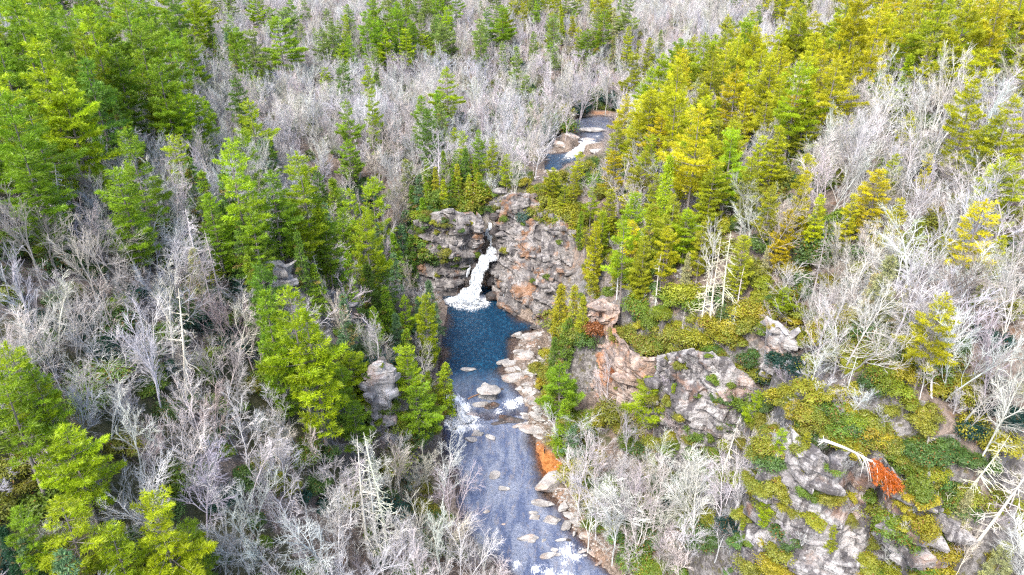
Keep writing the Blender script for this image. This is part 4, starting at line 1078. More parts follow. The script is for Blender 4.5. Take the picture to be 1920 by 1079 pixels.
# low cover along the brows of the bluffs
for x0, y0, x1, y1, n_ in ((1440, 850, 1500, 800, 14), (1490, 790, 1620, 850, 34), (1600, 840, 1740, 910, 34), (1235, 665, 1385, 680, 26), (1700, 900, 1800, 990, 20), (1400, 720, 1450, 830, 20), (770, 400, 905, 395, 16), (1005, 375, 1085, 415, 16)):
    for _ in range(n_):
        f = rs.random(); q_ = hit(x0 + (x1 - x0) * f + rs.normal() * 12, y0 + (y1 - y0) * f + rs.normal() * 14 - 8, 0.6)
        if rs.random() < .25: put('thicket', q_, rs.uniform(1.6, 3.6), rs.choice(list('nwvb')))
        else: put('shrub', q_, rs.uniform(0.9, 2.3) * (1.5 if y0 < 500 else 1), rs.choice(list('ooygdO' if x0 > 960 else 'gdoG')))

# ------------------------------------------------------------------ stand them: the 300 of a kind that show largest one by one, the rest as one mass
def apparent(i):
    x, y, dep = project(i['P'] + np.array([0, 0, i['H'] * 0.6]))
    vis = (-30 < x < CW + 30) and (-20 < y < CH + 30)
    return (i['H'] * F / max(dep, 1)) * (1.0 if vis else 0.02)

INDIV = []
proto_col = bpy.data.collections.new('far_masses_sources')
FARNAME = {'pine': ('far_pines', 'mass of green and golden pines covering the far slopes'), 'hemlock': ('far_hemlocks', 'scattered dark hemlocks among the far bare woods'),
           'bare': ('far_bare_woods', 'lilac grey mass of leafless woods covering the far slopes'), 'snag': ('far_snags', 'scattered dead trunks on the far slopes'),
           'shrub': ('undergrowth', 'low evergreen undergrowth between the trees'), 'thicket': ('bare_undergrowth', 'tangle of leafless bushes between the trees')}
GROUP = {'pine': 'pine trees of the gorge', 'hemlock': 'hemlock trees of the gorge', 'bare': 'leafless trees of the gorge', 'snag': 'dead standing trees', 'shrub': 'evergreen shrubs', 'thicket': 'leafless bushes'}

def euler_of(i):
    return Euler((0, i['lean'][0], 0)).to_matrix() @ Euler((0, 0, i['rot'])).to_matrix()

def far_mass(kind, items):
    K = KINDS[kind]; name, label = FARNAME[kind]
    sub = bpy.data.collections.new(name + '_sources')
    for v, (tm, cm, j) in enumerate(K['meshes']):
        o = bpy.data.objects.new('%s_source_%d' % (K['name'], v), j.mesh(K['name'], list(K['mats'])))
        sub.objects.link(o)
    n = len(items)
    me = bpy.data.meshes.new(name); me.vertices.add(n)
    me.vertices.foreach_set('co', np.array([i['P'] for i in items], np.float32).ravel())
    def A(nm, typ, key, arr):
        a = me.attributes.new(nm, typ, 'POINT'); a.data.foreach_set(key, np.ascontiguousarray(arr).ravel())
    A('pick', 'INT', 'value', np.array([i['v'] for i in items], np.int32))
    A('turn', 'FLOAT_VECTOR', 'vector', np.array([(0, 0, i['rot']) for i in items], np.float32))
    A('size', 'FLOAT_VECTOR', 'vector', np.array([(i['s'] * i['sx'][0], i['s'] * i['sx'][0], i['s'] * i['sx'][1]) for i in items], np.float32))
    A('tint', 'FLOAT_COLOR', 'color', np.array([(*i['tint'], 1) for i in items], np.float32))
    o = link(name, me); tag(o, label, kind='stuff')
    ng = bpy.data.node_groups.new(name, 'GeometryNodeTree')
    ng.interface.new_socket('Geometry', in_out='INPUT', socket_type='NodeSocketGeometry')
    ng.interface.new_socket('Geometry', in_out='OUTPUT', socket_type='NodeSocketGeometry')
    gi = ng.nodes.new('NodeGroupInput'); go = ng.nodes.new('NodeGroupOutput')
    ci = ng.nodes.new('GeometryNodeCollectionInfo'); ci.inputs['Collection'].default_value = sub
    ci.inputs['Separate Children'].default_value = True; ci.inputs['Reset Children'].default_value = True
    ip = ng.nodes.new('GeometryNodeInstanceOnPoints'); ip.inputs['Pick Instance'].default_value = True
    def NA(nm, dt):
        x_ = ng.nodes.new('GeometryNodeInputNamedAttribute'); x_.data_type = dt; x_.inputs['Name'].default_value = nm
        return x_.outputs['Attribute']
    e2r = ng.nodes.new('FunctionNodeEulerToRotation')
    L = ng.links.new
    L(gi.outputs[0], ip.inputs['Points']); L(ci.outputs[0], ip.inputs['Instance']); L(NA('pick', 'INT'), ip.inputs['Instance Index'])
    L(NA('turn', 'FLOAT_VECTOR'), e2r.inputs[0]); L(e2r.outputs[0], ip.inputs['Rotation']); L(NA('size', 'FLOAT_VECTOR'), ip.inputs['Scale'])
    L(ip.outputs[0], go.inputs[0])
    md = o.modifiers.new('scatter', 'NODES'); md.node_group = ng

for kind, K in KINDS.items():
    its = sorted(K['items'], key=apparent, reverse=True)
    LIM = 300
    for i in its[:LIM]:
        tm, cm, j = K['meshes'][i['v']]
        if kind == 'thicket':
            if tm is not None: K['meshes'][i['v']] = (None, j.mesh('crown', list(K['mats'])), j)  # whole leafless bush: unjoined stems and branches in one mesh
            tm, cm, j = K['meshes'][i['v']]
        root = link(K['name'], None, loc=i['P'].tolist())
        root.rotation_mode = 'QUATERNION'; root.rotation_quaternion = euler_of(i).to_quaternion()
        root.scale = (i['s'] * i['sx'][0], i['s'] * i['sx'][0], i['s'] * (1 if i['hero'] else i['sx'][1]))
        cn, tn = ('foliage', 'stem') if kind == 'shrub' else (('branches', 'trunk') if kind in ('bare', 'snag') else (('crown', 'stem') if kind == 'thicket' else ('crown', 'trunk')))
        t_ = link(tn, tm, root) if tm is not None and kind != 'thicket' else None; c_ = link(cn, cm, root)
        tv = [float(q) for q in i['tint']]
        c_['tint'] = tv
        if t_ is not None: t_['tint'] = tv
        root['category'] = K['cat']; root['group'] = GROUP[kind]
        i['kind'] = kind; i['root'] = root
        INDIV.append(i)
    if len(its) > LIM:
        far_mass(kind, its[LIM:])
    print(kind, len(its))

# ================================================================== WATERFALLS
def white_water_mat(name='white_water', c0=(0.15, 0.21, 0.28), c1=(0.66, 0.69, 0.72)):
    """falling water: white where it is torn to foam, thin and see-through between the strands and at the edges"""
    m = NT(name)
    e, f, _b = m.sep(m.attr('var').outputs['Color'])[:3]        # e = 0 in the middle .. 1 at the edge, f = along the fall
    p = m.pos((2.2, 2.2, 0.30))
    n = m.noise(1.5, 7, 0.72, p, dist=0.5)
    c = m.mix(m.ramp(n, 0.34, 0.58), c0, c1)
    h = m.noise(2.8, 6, 0.7, p)
    s = m.surf(c, 0.6, 0.3, m.bump(h, 0.5, 1.0))
    t = m.n('ShaderNodeBsdfTransparent')
    k = m.ramp(m.math('SUBTRACT', m.math('ADD', n, 0.22), m.math('MULTIPLY', m.math('POWER', e, 2.5), 0.42)), 0.36, 0.50)
    mx = m.n('ShaderNodeMixShader'); m.l(k, mx.inputs[0]); m.l(t.outputs[0], mx.inputs[1]); m.l(s, mx.inputs[2])
    return m.done(mx.outputs[0])
M_WHITE = white_water_mat()
M_RAPID = white_water_mat('rapid_foam', (0.40, 0.46, 0.54), (0.80, 0.82, 0.84))

def cascade_mesh(name, path, seed, nu=18, step=0.3, rag=0.35, ridge=0.35, mat=None):
    """water running down a path of (px, py, height, half width)"""
    C = np.array([at(*p[:3]) for p in path]); Wd = np.array([p[3] for p in path])
    L = np.concatenate([[0], np.cumsum(np.linalg.norm(np.diff(C, axis=0), axis=1))])
    ns = int(L[-1] / step) + 2; s = np.linspace(0, L[-1], ns)
    c = np.stack([np.interp(s, L, C[:, k]) for k in range(3)], -1); w = np.interp(s, L, Wd)
    for _ in range(3):
        c[1:-1] = (c[:-2] + c[1:-1] * 2 + c[2:]) / 4
    T = norm(np.gradient(c, axis=0)); side = norm(np.cross(T, UP)); N = norm(np.cross(side, T)); N *= np.sign(N[:, 2:3] + 1e-6)
    u = np.linspace(-1, 1, nu)
    wl = w * (1 + rag * fbm(s * 0.6, s * 0 + seed, octs=3, seed=seed)); wr = w * (1 + rag * fbm(s * 0.6, s * 0 + seed + 9, octs=3, seed=seed))
    off = np.where(u[None] < 0, u[None] * wl[:, None], u[None] * wr[:, None])
    V = c[:, None] + side[:, None] * off[..., None]
    bulge = (1 - u[None] ** 2) * 0.55 + ridge * np.abs(fbm(off * 1.3 + seed, s[:, None] * 0.35, octs=4, seed=seed + 3)) * 1.6 - 0.15
    V = V + N[:, None] * bulge[..., None] - UP * (np.abs(u[None]) ** 6 * 0.7)[..., None]
    i = np.arange(ns - 1)[:, None] * nu + np.arange(nu - 1)[None, :]
    q = np.stack([i, i + 1, i + nu + 1, i + nu], -1).reshape(-1, 4)
    E = np.stack(np.broadcast_arrays(np.abs(u)[None], (s / L[-1])[:, None], np.zeros((ns, nu))), -1).reshape(-1, 3)
    return mesh_np(name, V.reshape(-1, 3), q, [mat or M_WHITE], None, {'var': E}, True)

def spray_mesh(name, pts, seed, n, size, spread):
    """clots of thrown water"""
    rs_ = np.random.default_rng(seed); pts = np.array([at(*p) for p in pts]); V, Fc = [], []
    base, bf = rock_shape(seed, 9, 1, (1, 1, 1), 0.2)
    for k in range(n):
        p = pts[rs_.integers(len(pts))] + rs_.normal(size=3) * spread * np.array([1, .7, .35])
        r = size * rs_.uniform(0.3, 1.2)
        V.append(base * r * np.array([1.2, 1.0, 0.7]) + p); Fc.append(bf + k * len(base))
    return mesh_np(name, np.concatenate(V), np.concatenate(Fc), [M_WHITE], None, None, True)

wf = link('waterfall', None, loc=at(880, 572, 1.0).tolist()); tag(wf, 'white two step waterfall plunging through the rock slot into the teal pool', 'waterfall')
def wpart(name, me, parent=wf):
    o = link(name, me, parent); o.matrix_parent_inverse = Matrix.Translation(-Vector(parent.location)); return o
wpart('upper_cascade', cascade_mesh('upper_cascade', [(921, 418, 22.6, .8), (919, 428, 21, 1.1), (916, 440, 18.6, 1.05), (916, 452, 16.2, 1.2), (920, 462, 14.4, 1.7), (927, 470, 13.7, 2.2)], 3, 12))
wpart('middle_basin', cascade_mesh('middle_basin', [(922, 466, 14.0, 1.6), (928, 473, 13.6, 2.6), (926, 482, 13.1, 2.7), (915, 486, 12.9, 2.2)], 5, 14))
wpart('lower_cascade', cascade_mesh('lower_cascade', [(912, 482, 13.1, 2.0), (908, 488, 12.5, 2.3), (904, 500, 10.9, 2.5), (899, 514, 8.8, 2.7), (893, 530, 6.3, 2.9), (887, 546, 3.9, 3.4), (882, 560, 1.9, 4.4), (878, 574, 0.8, 5.4)], 7, 26, .26, .3, .5))
sp_ = wpart('splash', spray_mesh('splash', [(850, 570, 1.2), (862, 573, 1.3), (875, 576, 1.2), (890, 576, 1.2), (905, 573, 1.2), (868, 564, 1.8), (895, 565, 1.8), (880, 568, 1.8)], 12, 260, 0.26, 0.8)); sp_['kind'] = 'stuff'
wpart('trickle', cascade_mesh('trickle', [(945, 548, 4.2, .22), (944, 560, 2.6, .25), (944, 578, 0.9, .3)], 9, 6))
wpart('trickle', cascade_mesh('trickle', [(884, 498, 9.6, .3), (879, 508, 8.0, .35), (876, 520, 6.2, .3)], 10, 6))
ch = link('waterfall', None, loc=at(1080, 285, 26.6).tolist()); tag(ch, 'small white chute tumbling between pale slabs into the upper blue pool', 'waterfall')
wpart('chute', cascade_mesh('chute', [(1108, 268, 29.0, 3.0), (1098, 272, 28.6, 2.6), (1088, 279, 27.9, 2.2), (1076, 288, 26.9, 2.4), (1064, 297, 26.4, 2.2)], 15, 16), ch)
o = wpart('splash', spray_mesh('splash', [(1064, 298, 26.6), (1072, 293, 26.8), (1058, 300, 26.5)], 17, 60, 0.22, 0.8), ch); o['kind'] = 'stuff'
rp = link('rapids', None, loc=at(860, 785, 0.3).tolist()); tag(rp, 'white rapids boiling round the left of the two tier boulder', 'rapids')
wpart('chute', cascade_mesh('chute', [(850, 750, 1.15, 1.2), (854, 762, 1.0, 2.0), (861, 775, .7, 2.3), (870, 787, .4, 2.4), (878, 798, .12, 1.5)], 21, 22, .2, .7, .6, M_RAPID), rp)
wpart('chute', cascade_mesh('chute', [(842, 768, .95, 1.0), (845, 781, .6, 1.4), (848, 795, .3, 1.3), (853, 806, .08, .8)], 22, 16, .2, .7, .6, M_RAPID), rp)
o = wpart('splash', spray_mesh('splash', [(868, 785, .35), (858, 792, .2), (876, 792, .2), (848, 790, .3), (856, 772, .7), (888, 796, .1)], 23, 150, 0.10, 0.7), rp); o['kind'] = 'stuff'

# ================================================================== STONES
STONES = [rock_shape(200 + k, 8 + k % 4, 3, (1, 1, 1), 0.035) for k in range(9)]
STONE_ME = {}
def stone(px, py, w, lev, asp=0.62, tall=0.5, yaw=0.0, label=None, mat=None, name='boulder', cat='boulder', sink=0.32, v=None, group='boulders in and beside the river', ground_=False, parent=None, tilt=(0, 0)):
    mat = mat or M_BOULDER
    v = int(RNG.integers(9)) if v is None else v
    if (v, mat.name) not in STONE_ME:
        STONE_ME[(v, mat.name)] = mesh_np('boulder', STONES[v][0], STONES[v][1], [mat])
    P = hit(px, py) if ground_ else at(px, py, lev)
    dep = project(P)[2]; r = w * dep / F / 2
    o = link(name, STONE_ME[(v, mat.name)], parent)
    o.scale = (r * 1.08, r * asp * 1.08, r * tall); o.rotation_euler = (tilt[0], tilt[1], math.radians(yaw))
    o.location = P + np.array([0, 0, r * tall * (1 - 2 * sink) * 0.8])
    if parent is None: tag(o, label, cat, group)
    return o

# the boulder beach and the stones standing in the river
stone(970, 630, 20, 1.0, .7, .6, 10, 'rounded pale boulder at the top end of the beach by the pool')
stone(1002, 633, 34, 1.3, .8, .35, 0, 'wide flat rock where the beach meets the stained wall')
stone(978, 653, 13, 1.0, .7, .5, 0, 'small pale stone in brown shallows below the rounded pale boulder')
stone(976, 661, 12, 1.0, .5, .4, 0, 'small flat stone touching the small pale one in brown shallows')
stone(990, 657, 9, 1.2, .7, .5, 30, 'little grey stone at the waterline among orange leaves')
stone(994, 648, 14, 1.2, .6, .35, -15, 'flat wet stone just below the wide flat rock')
stone(1008, 652, 12, 1.6, .7, .5, 20, 'pale stone high on the beach under the cliff')
stone(943, 680, 24, 1.0, .42, .35, 35, 'long dark slab tilted out of the pool at the beach edge')
stone(955, 684, 23, 1.0, .7, .55, 20, 'square grey boulder leaning on the long dark slab')
stone(964, 695, 26, 1.0, .55, .4, -5, 'flat grey rock behind the biggest white boulder')
stone(967, 709, 44, 1.0, .62, .42, 5, 'biggest white boulder on the beach, low and pointed')
stone(995, 698, 27, 1.3, .8, .6, 0, 'dark rounded boulder beside the biggest white boulder')
stone(987, 682, 24, 1.3, .5, .25, 0, 'thin flat slab among orange leaves on the beach')
stone(1004, 680, 14, 1.8, .7, .5, 60, 'pale block at the foot of the bank above the leaf litter')
stone(973, 731, 16, 1.0, .8, .6, 0, 'grey boulder at the pool outlet below the biggest white one')
stone(993, 733, 24, 1.2, .75, .5, 25, 'broad pale boulder on the bank at the pool outlet')
stone(986, 722, 12, 1.1, .8, .5, 0, 'small round stone between the outlet boulders')
stone(998, 751, 28, 0.7, .8, .65, 10, 'white boulder at the end of the right hand rapid')
stone(878, 694, 24, 1.0, .42, .3, 0, 'lone flat tan rock in the middle of the pool')
t = stone(917, 744, 34, 0.7, .8, 1.35, 8, 'big two tier boulder standing in the rapids', v=2, sink=.25)
# its flat cap and its foot
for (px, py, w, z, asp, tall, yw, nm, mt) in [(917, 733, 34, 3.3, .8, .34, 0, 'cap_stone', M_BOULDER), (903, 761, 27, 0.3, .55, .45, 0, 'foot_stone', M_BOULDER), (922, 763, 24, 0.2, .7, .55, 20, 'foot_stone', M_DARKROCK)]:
    c_ = stone(px, py, w, z, asp, tall, yw, mat=mt, name=nm, parent=t, v=4)
    bpy.context.view_layer.update()
    c_.matrix_parent_inverse = Matrix.LocRotScale(t.location, t.rotation_euler, t.scale).inverted()
stone(938, 731, 11, 0.9, .6, .4, 0, 'dark stone just upstream of the two tier boulder', M_DARKROCK)
stone(941, 746, 15, 0.6, .5, .3, -25, 'low slab right of the two tier boulder')
stone(882, 826, 23, 0, .6, .5, -25, 'pale wedge boulder in the river below the rapids')
stone(896, 815, 22, 0, .5, .3, 10, 'dark flat ledge stone behind the pale wedge boulder')
stone(893, 809, 11, 0, .6, .35, 0, 'small tan stone upstream of the pale wedge boulder')
stone(920, 821, 17, 0, .6, .5, -35, 'pale oval boulder right of the pale wedge boulder')
stone(911, 829, 11, -.12, .7, .2, 0, 'pale stone lying under water by the oval boulder')
stone(853, 806, 7, 0, .5, 1.3, 20, 'dark upright stone at the tail of the white rapids', M_DARKROCK)
stone(984, 777, 15, .15, .5, .35, -15, 'pale flat stone in the shallows by the right bank')
stone(973, 799, 20, 0, .45, .4, 25, 'wedge shaped pale slab at the end of the dark ledge')
stone(1000, 806, 44, 0.1, .6, .22, -20, 'wide pale ledge slab on the right bank')
stone(953, 787, 46, -.05, .45, .18, -12, 'wide dark ledge just awash across the river', M_DARKROCK)
stone(932, 795, 26, -.08, .4, .2, 8, 'thin dark ledge awash below the two tier boulder', M_DARKROCK)
stone(995, 785, 26, .1, .5, .25, -15, 'flat grey slab on the right bank above the wide pale ledge')
stone(1012, 822, 22, .1, .35, .3, -35, 'narrow tan slab running down to the orange sand')
stone(828, 786, 24, .2, .5, .45, 35, 'brown layered ledge on the left bank at the rapids', M_FALLROCK)
stone(822, 772, 18, .6, .6, .5, 20, 'tan stone above the brown layered ledge')
stone(927, 891, 19, 0, .9, .2, 60, 'pale flat stone under water in midstream')
stone(943, 917, 20, 0, .55, .45, -8, 'cream oblong boulder in midstream')
stone(949, 908, 10, -.08, .6, .2, 0, 'small drowned slab behind the cream oblong boulder')
stone(1029, 912, 64, 0.2, .50, .55, 33, 'long grey boulder lying aslant below the orange sand', v=1, sink=.25)
stone(1017, 946, 35, 0, .42, .35, -8, 'pale creased slab at the foot of the long grey boulder')
stone(1058, 953, 21, .2, .75, .7, 40, 'dark grey block behind the pale creased slab')
stone(911, 961, 12, 0, .6, .6, 15, 'small dark stone alone in the lower river')
stone(944, 984, 7, 0, .7, .4, 0, 'smallest cream stone in the lower river')
stone(1001, 962, 15, 0, .55, .5, -5, 'upper of two round cream stones touching each other')
stone(1003, 971, 19, 0, .6, .4, 10, 'lower of two round cream stones touching each other')
stone(1035, 977, 27, .05, .62, .5, -4, 'cream six sided boulder at the brown shallows')
stone(1061, 986, 22, .1, .6, .5, 55, 'pale tilted boulder beside the cream six sided one')
stone(1066, 990, 12, .1, .5, .4, 60, 'narrow sliver lying against the pale tilted boulder')
stone(1076, 1002, 10, .15, .6, .9, 70, 'upright pale stone on the bank by the last rapids')
stone(1048, 976, 9, .1, .5, .4, 30, 'dark wedge stone between the two cream boulders')
stone(986, 1011, 36, 0, .32, .42, 4, 'long flat topped boulder with a dark underside in the lower river', v=1)
stone(998, 1016, 15, 0, .6, .4, 10, 'cream stone tucked under the long flat topped boulder')
stone(1020, 1014, 10, 0, .5, .5, 40, 'small grey stone right of the long flat topped boulder')
stone(1028, 1044, 28, 0, .40, .5, 18, 'cream log shaped boulder at the edge of the last rapids', v=3)
stone(1040, 1032, 12, 0, .7, .4, 0, 'cream stone above the log shaped boulder')
stone(1047, 1040, 11, 0, .7, .4, 0, 'grey stone at the right end of the log shaped boulder')
stone(1052, 1013, 17, .05, .35, .3, 10, 'thin flat stone at the head of the last rapids')
stone(1095, 1034, 18, .1, .35, .4, 20, 'narrow pale stone on the right side of the last rapids')
stone(1096, 1042, 8, .1, .7, .5, 0, 'tiny pale stone under the narrow pale one')
stone(1066, 1013, 9, .1, .6, .4, 0, 'small dark stone in the white water of the last rapids', M_DARKROCK)
stone(1125, 1056, 12, .15, .5, .5, 30, 'broken pale stone on the reddish gravel bank')
stone(1118, 1060, 7, .15, .6, .5, 0, 'tiny white stone on the reddish gravel bank')
rs2 = np.random.default_rng(77); shelf = []
for x0, y0, x1, y1, n_ in ((975, 612, 1060, 660, 20), (965, 660, 1030, 705, 18), (985, 715, 1012, 800, 16), (1040, 930, 1095, 990, 12), (1075, 995, 1120, 1045, 10)):
    for _ in range(n_): shelf.append((rs2.uniform(x0, x1), rs2.uniform(y0, y1), rs2.uniform(8, 24)))
shelf.sort()
for q, (x, y, w) in enumerate(shelf):
    row = [k for k, t_ in enumerate(shelf) if (t_[1] < 712) == (y < 712) and (t_[1] > 900) == (y > 900) and (t_[2] > 16) == (w > 16)]
    where = 'on the beach by the pool' if y < 712 else 'on the bank by the last rapids' if y > 900 else 'on the bank by the first rapids'
    NUM = 'first second third fourth fifth sixth seventh eighth ninth tenth eleventh twelfth thirteenth fourteenth fifteenth sixteenth seventeenth eighteenth nineteenth twentieth'.split()
    r_ = row.index(q)
    stone(x, y, w, 0, rs2.uniform(.45, .8), rs2.uniform(.25, .55), rs2.uniform(-60, 60), ('broad ' if w > 16 else 'small ') + 'angular grey block ' + where + ', ' + (NUM[r_] + ' from left' if r_ < 20 else 'near its right end'), group='angular blocks on the right bank', ground_=True)
# around the falls: wet rocks, recess and slot shade put into their black colour
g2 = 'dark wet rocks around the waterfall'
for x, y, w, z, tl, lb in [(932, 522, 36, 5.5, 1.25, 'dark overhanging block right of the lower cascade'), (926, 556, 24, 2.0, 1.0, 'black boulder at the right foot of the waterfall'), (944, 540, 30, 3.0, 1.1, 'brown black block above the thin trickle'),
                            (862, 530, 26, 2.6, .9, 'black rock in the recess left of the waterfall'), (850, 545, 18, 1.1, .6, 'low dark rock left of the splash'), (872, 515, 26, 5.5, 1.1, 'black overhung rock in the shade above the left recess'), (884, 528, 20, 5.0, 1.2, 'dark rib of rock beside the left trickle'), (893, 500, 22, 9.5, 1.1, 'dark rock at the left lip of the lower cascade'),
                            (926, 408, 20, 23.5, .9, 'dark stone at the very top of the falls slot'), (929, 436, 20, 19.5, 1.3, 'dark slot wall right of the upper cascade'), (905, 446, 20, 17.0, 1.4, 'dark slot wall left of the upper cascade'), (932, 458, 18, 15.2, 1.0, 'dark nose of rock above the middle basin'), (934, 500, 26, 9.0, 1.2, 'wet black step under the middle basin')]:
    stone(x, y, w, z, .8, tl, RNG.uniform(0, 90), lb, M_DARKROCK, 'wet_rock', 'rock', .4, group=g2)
# the slabs round the upper river
g3 = 'pale slabs along the upper river'
for x, y, w, z, a_, tl, yw, lb in [(1070, 258, 32, 29.2, .5, .42, -32, 'tilted pale slab at the top of the chute'), (1044, 273, 32, 27.6, .45, .5, -35, 'long leaning slab above the upper blue pool'), (1025, 274, 24, 27.4, .55, .5, -30, 'grey slab farthest left over the upper pool'),
                                    (1056, 277, 26, 27.2, .45, .45, -30, 'dark edged slab beside the white chute'), (1112, 245, 42, 29.3, .4, .2, 4, 'flat mossy bar across the upper river'), (1116, 277, 50, 28.0, .6, .25, 0, 'broad pale slab right of the white chute'),
                                    (1007, 280, 16, 27.2, .6, .5, 0, 'small round rock left of the upper pool'), (1003, 338, 42, 27.6, .6, .18, 0, 'flat pale overlook rock with a person on it'), (1038, 324, 32, 27.0, .5, .2, -10, 'pale ledge at the near edge of the upper pool'),
                                    (1062, 240, 26, 29.2, .5, .3, 10, 'orange brown bank rock at the river bend'), (1105, 262, 20, 29.0, .5, .2, 0, 'thin rock bar between the two upper rapids'), (1130, 285, 40, 27.9, .6, .25, 5, 'grey white slab half hidden by the golden pines')]:
    stone(x, y, w, z, a_, tl, yw, lb, M_BOULDER, 'rock_slab', 'rock', .3, group=g3, tilt=(0.1, 0.06))
g4 = 'rock outcrops in the trees above the falls'
for x, y, w, tl, lb in [(864, 333, 30, .7, 'grey outcrop in the bushes on top of the west wall'), (768, 326, 26, .9, 'rounded grey outcrop at the far left of the wall top'), (946, 345, 30, .7, 'pinkish outcrop above the falls slot'), (983, 372, 30, .5, 'white capped block on the brow of the stained wall'),
                        (940, 362, 26, .6, 'grey step of rock just over the falls slot'), (928, 385, 24, .7, 'dark stepped rock at the head of the falls slot'), (940, 480, 26, .8, 'rounded block leaning over the middle basin')]:
    stone(x, y, w, 0, .7, tl, RNG.uniform(-30, 30), lb, M_FALLROCK, 'rock_outcrop', 'rock', .35, group=g4, ground_=True)

# loose cobbles along both banks: nobody could count them
def cobbles():
    rs_ = np.random.default_rng(5); V, Fc, n = [], [], 0
    base = [rock_shape(300 + k, 9, 1, (1, .8, .55), .05) for k in range(5)]
    P = []
    for x, y, r, k in [(1005, 665, 5, 130), (985, 640, 4, 60), (990, 715, 3.5, 80), (1000, 760, 3, 50), (1005, 800, 3, 60), (1055, 930, 3.5, 110), (1085, 985, 4, 120), (1105, 1030, 4, 90), (1060, 965, 3, 60), (1005, 690, 3, 60), (828, 790, 2.5, 40), (985, 790, 3, 40), (1062, 1030, 2.5, 40), (1050, 250, 5, 60), (1030, 280, 5, 60), (1010, 325, 6, 60), (940, 600, 2, 0), (1130, 1075, 4, 60)]:
        c = at(x, y, 28 if y < 340 else 0.6)
        P += [(c[0] + rs_.normal() * r * .6, c[1] + rs_.normal() * r) for _ in range(k)]
    P = np.array(P); Z = gz(P[:, 0], P[:, 1])
    for (x, y), z in zip(P, Z):
        b, f = base[rs_.integers(5)]; r = rs_.uniform(.10, .42) * rs_.uniform(.6, 1.2); a = rs_.uniform(0, 6.28)
        R = np.array([[math.cos(a), -math.sin(a), 0], [math.sin(a), math.cos(a), 0], [0, 0, 1]])
        V.append(b @ R.T * r + np.array([x, y, z + r * .15])); Fc.append(f + n); n += len(b)
    return mesh_np('cobbles', np.concatenate(V), np.concatenate(Fc), [M_BOULDER])
tag(link('cobbles', cobbles()), 'loose pale cobbles strewn along both banks', kind='stuff')

# ================================================================== SINGLE THINGS
# driftwood log in the rapids
M_LOG = bark_mat('driftwood', (0.22, 0.13, 0.08), (0.40, 0.24, 0.15), False, 6)
g = Geo(); a, b = at(877, 749, 1.0), at(899, 738, 1.3); s = np.linspace(0, 1, 6)
g.add(*tube(a[None] * (1 - s[:, None]) + b[None] * s[:, None] + np.array([0, 0, .1]) * np.sin(s * 5)[:, None], .22 * (1 - .4 * s), 7))
lg = link('driftwood_log', g.mesh('driftwood_log', [M_LOG], True)); tag(lg, 'reddish driftwood log lodged against the two tier boulder', 'log')
g = Geo()
for k in range(3):
    q = a * (0.7 - .2 * k) + b * (.3 + .2 * k); g2_ = np.array([(-.3 + .3 * k), -.4, .5])
    g.add(*tube(q[None] + g2_[None] * np.linspace(0, .9, 3)[:, None], np.array([.06, .04, .01]), 4))
link('branch_stub', g.mesh('branch_stub', [M_LOG], True), lg)

# the fallen pine with its dead orange crown hanging over the bluff
def fallen_pine():
    rs_ = np.random.default_rng(8)
    A = hit(1545, 826); A = at(1545, 826, A[2] + 2.0); B = at(1672, 892, A[2] - 1.4)
    s = np.linspace(0, 1, 10); P = A[None] * (1 - s[:, None]) + B[None] * s[:, None] + UP[None] * (0.5 * np.sin(s * 3.1))[:, None]
    root = link('fallen_tree', None, loc=A.tolist()); tag(root, 'fallen pine hanging over the near bluff with a dead bright orange crown', 'fallen tree')
    inv = Matrix.Translation(-Vector(A.tolist()))
    tr = Geo(); tr.add(*tube(P, 0.19 * (1 - s * .75), 7))
    for _ in range(7):   # root plate
        d = norm(rs_.normal(size=3) + np.array([-.8, 0, 0])); tr.add(*tube(A[None] + d[None] * np.linspace(0, rs_.uniform(.5, 1.1), 3)[:, None], np.array([.09, .05, .01]), 4))
    ribs, cr = Geo(), Geo()
    T = norm(B - A)
    for k in range(40):
        f = rs_.uniform(.40, 1.0); b = np.stack([np.interp(f, s, P[:, q]) for q in range(3)])
        live = f > .62 or (k % 5 == 0)
        L = (0.9 + 2.0 * math.sin(math.pi * min(1, f * .9))) * rs_.uniform(.6, 1.1) * (1 if live else .75)
        az = rs_.normal() * .55
        d0 = norm(T * (.55 if live else .15) + np.array([0.1, -0.45, .1]) + rs_.normal(size=3) * np.array([.35, .3, .25]))
        q = np.linspace(0, 1, 6); Q = b[None] + d0[None] * (L * q)[:, None] - UP[None] * (L * .85 * q ** 1.7)[:, None]
        ribs.add(*tube(Q, .035 * (1 - q * .75), 3))
        if live:
            n_ = int(L * 16); u = rs_.uniform(.25, 1, n_); pp = np.stack([np.interp(u, q, Q[:, z]) for z in range(3)], -1) + rs_.normal(size=(n_, 3)) * .16
            needles(cr, pp, np.tile(norm(d0 - UP * .9), (n_, 1)), rs_, 6, .34, .07, .5, -.5, np.clip(.5 + rs_.normal() * .2, .1, .95), rs_.uniform(0, .6, n_))
    for nm, g_, mt in (('trunk', tr, M_DEAD), ('branches', ribs, M_DEAD), ('crown', cr, M_PINE)):
        o = link(nm, g_.mesh(nm, [mt], nm == 'trunk'), root); o.matrix_parent_inverse = inv
        o['tint'] = [1.0, 1.0, 1.0] if mt is M_DEAD else [0.44, 0.115, 0.016]
fallen_pine()

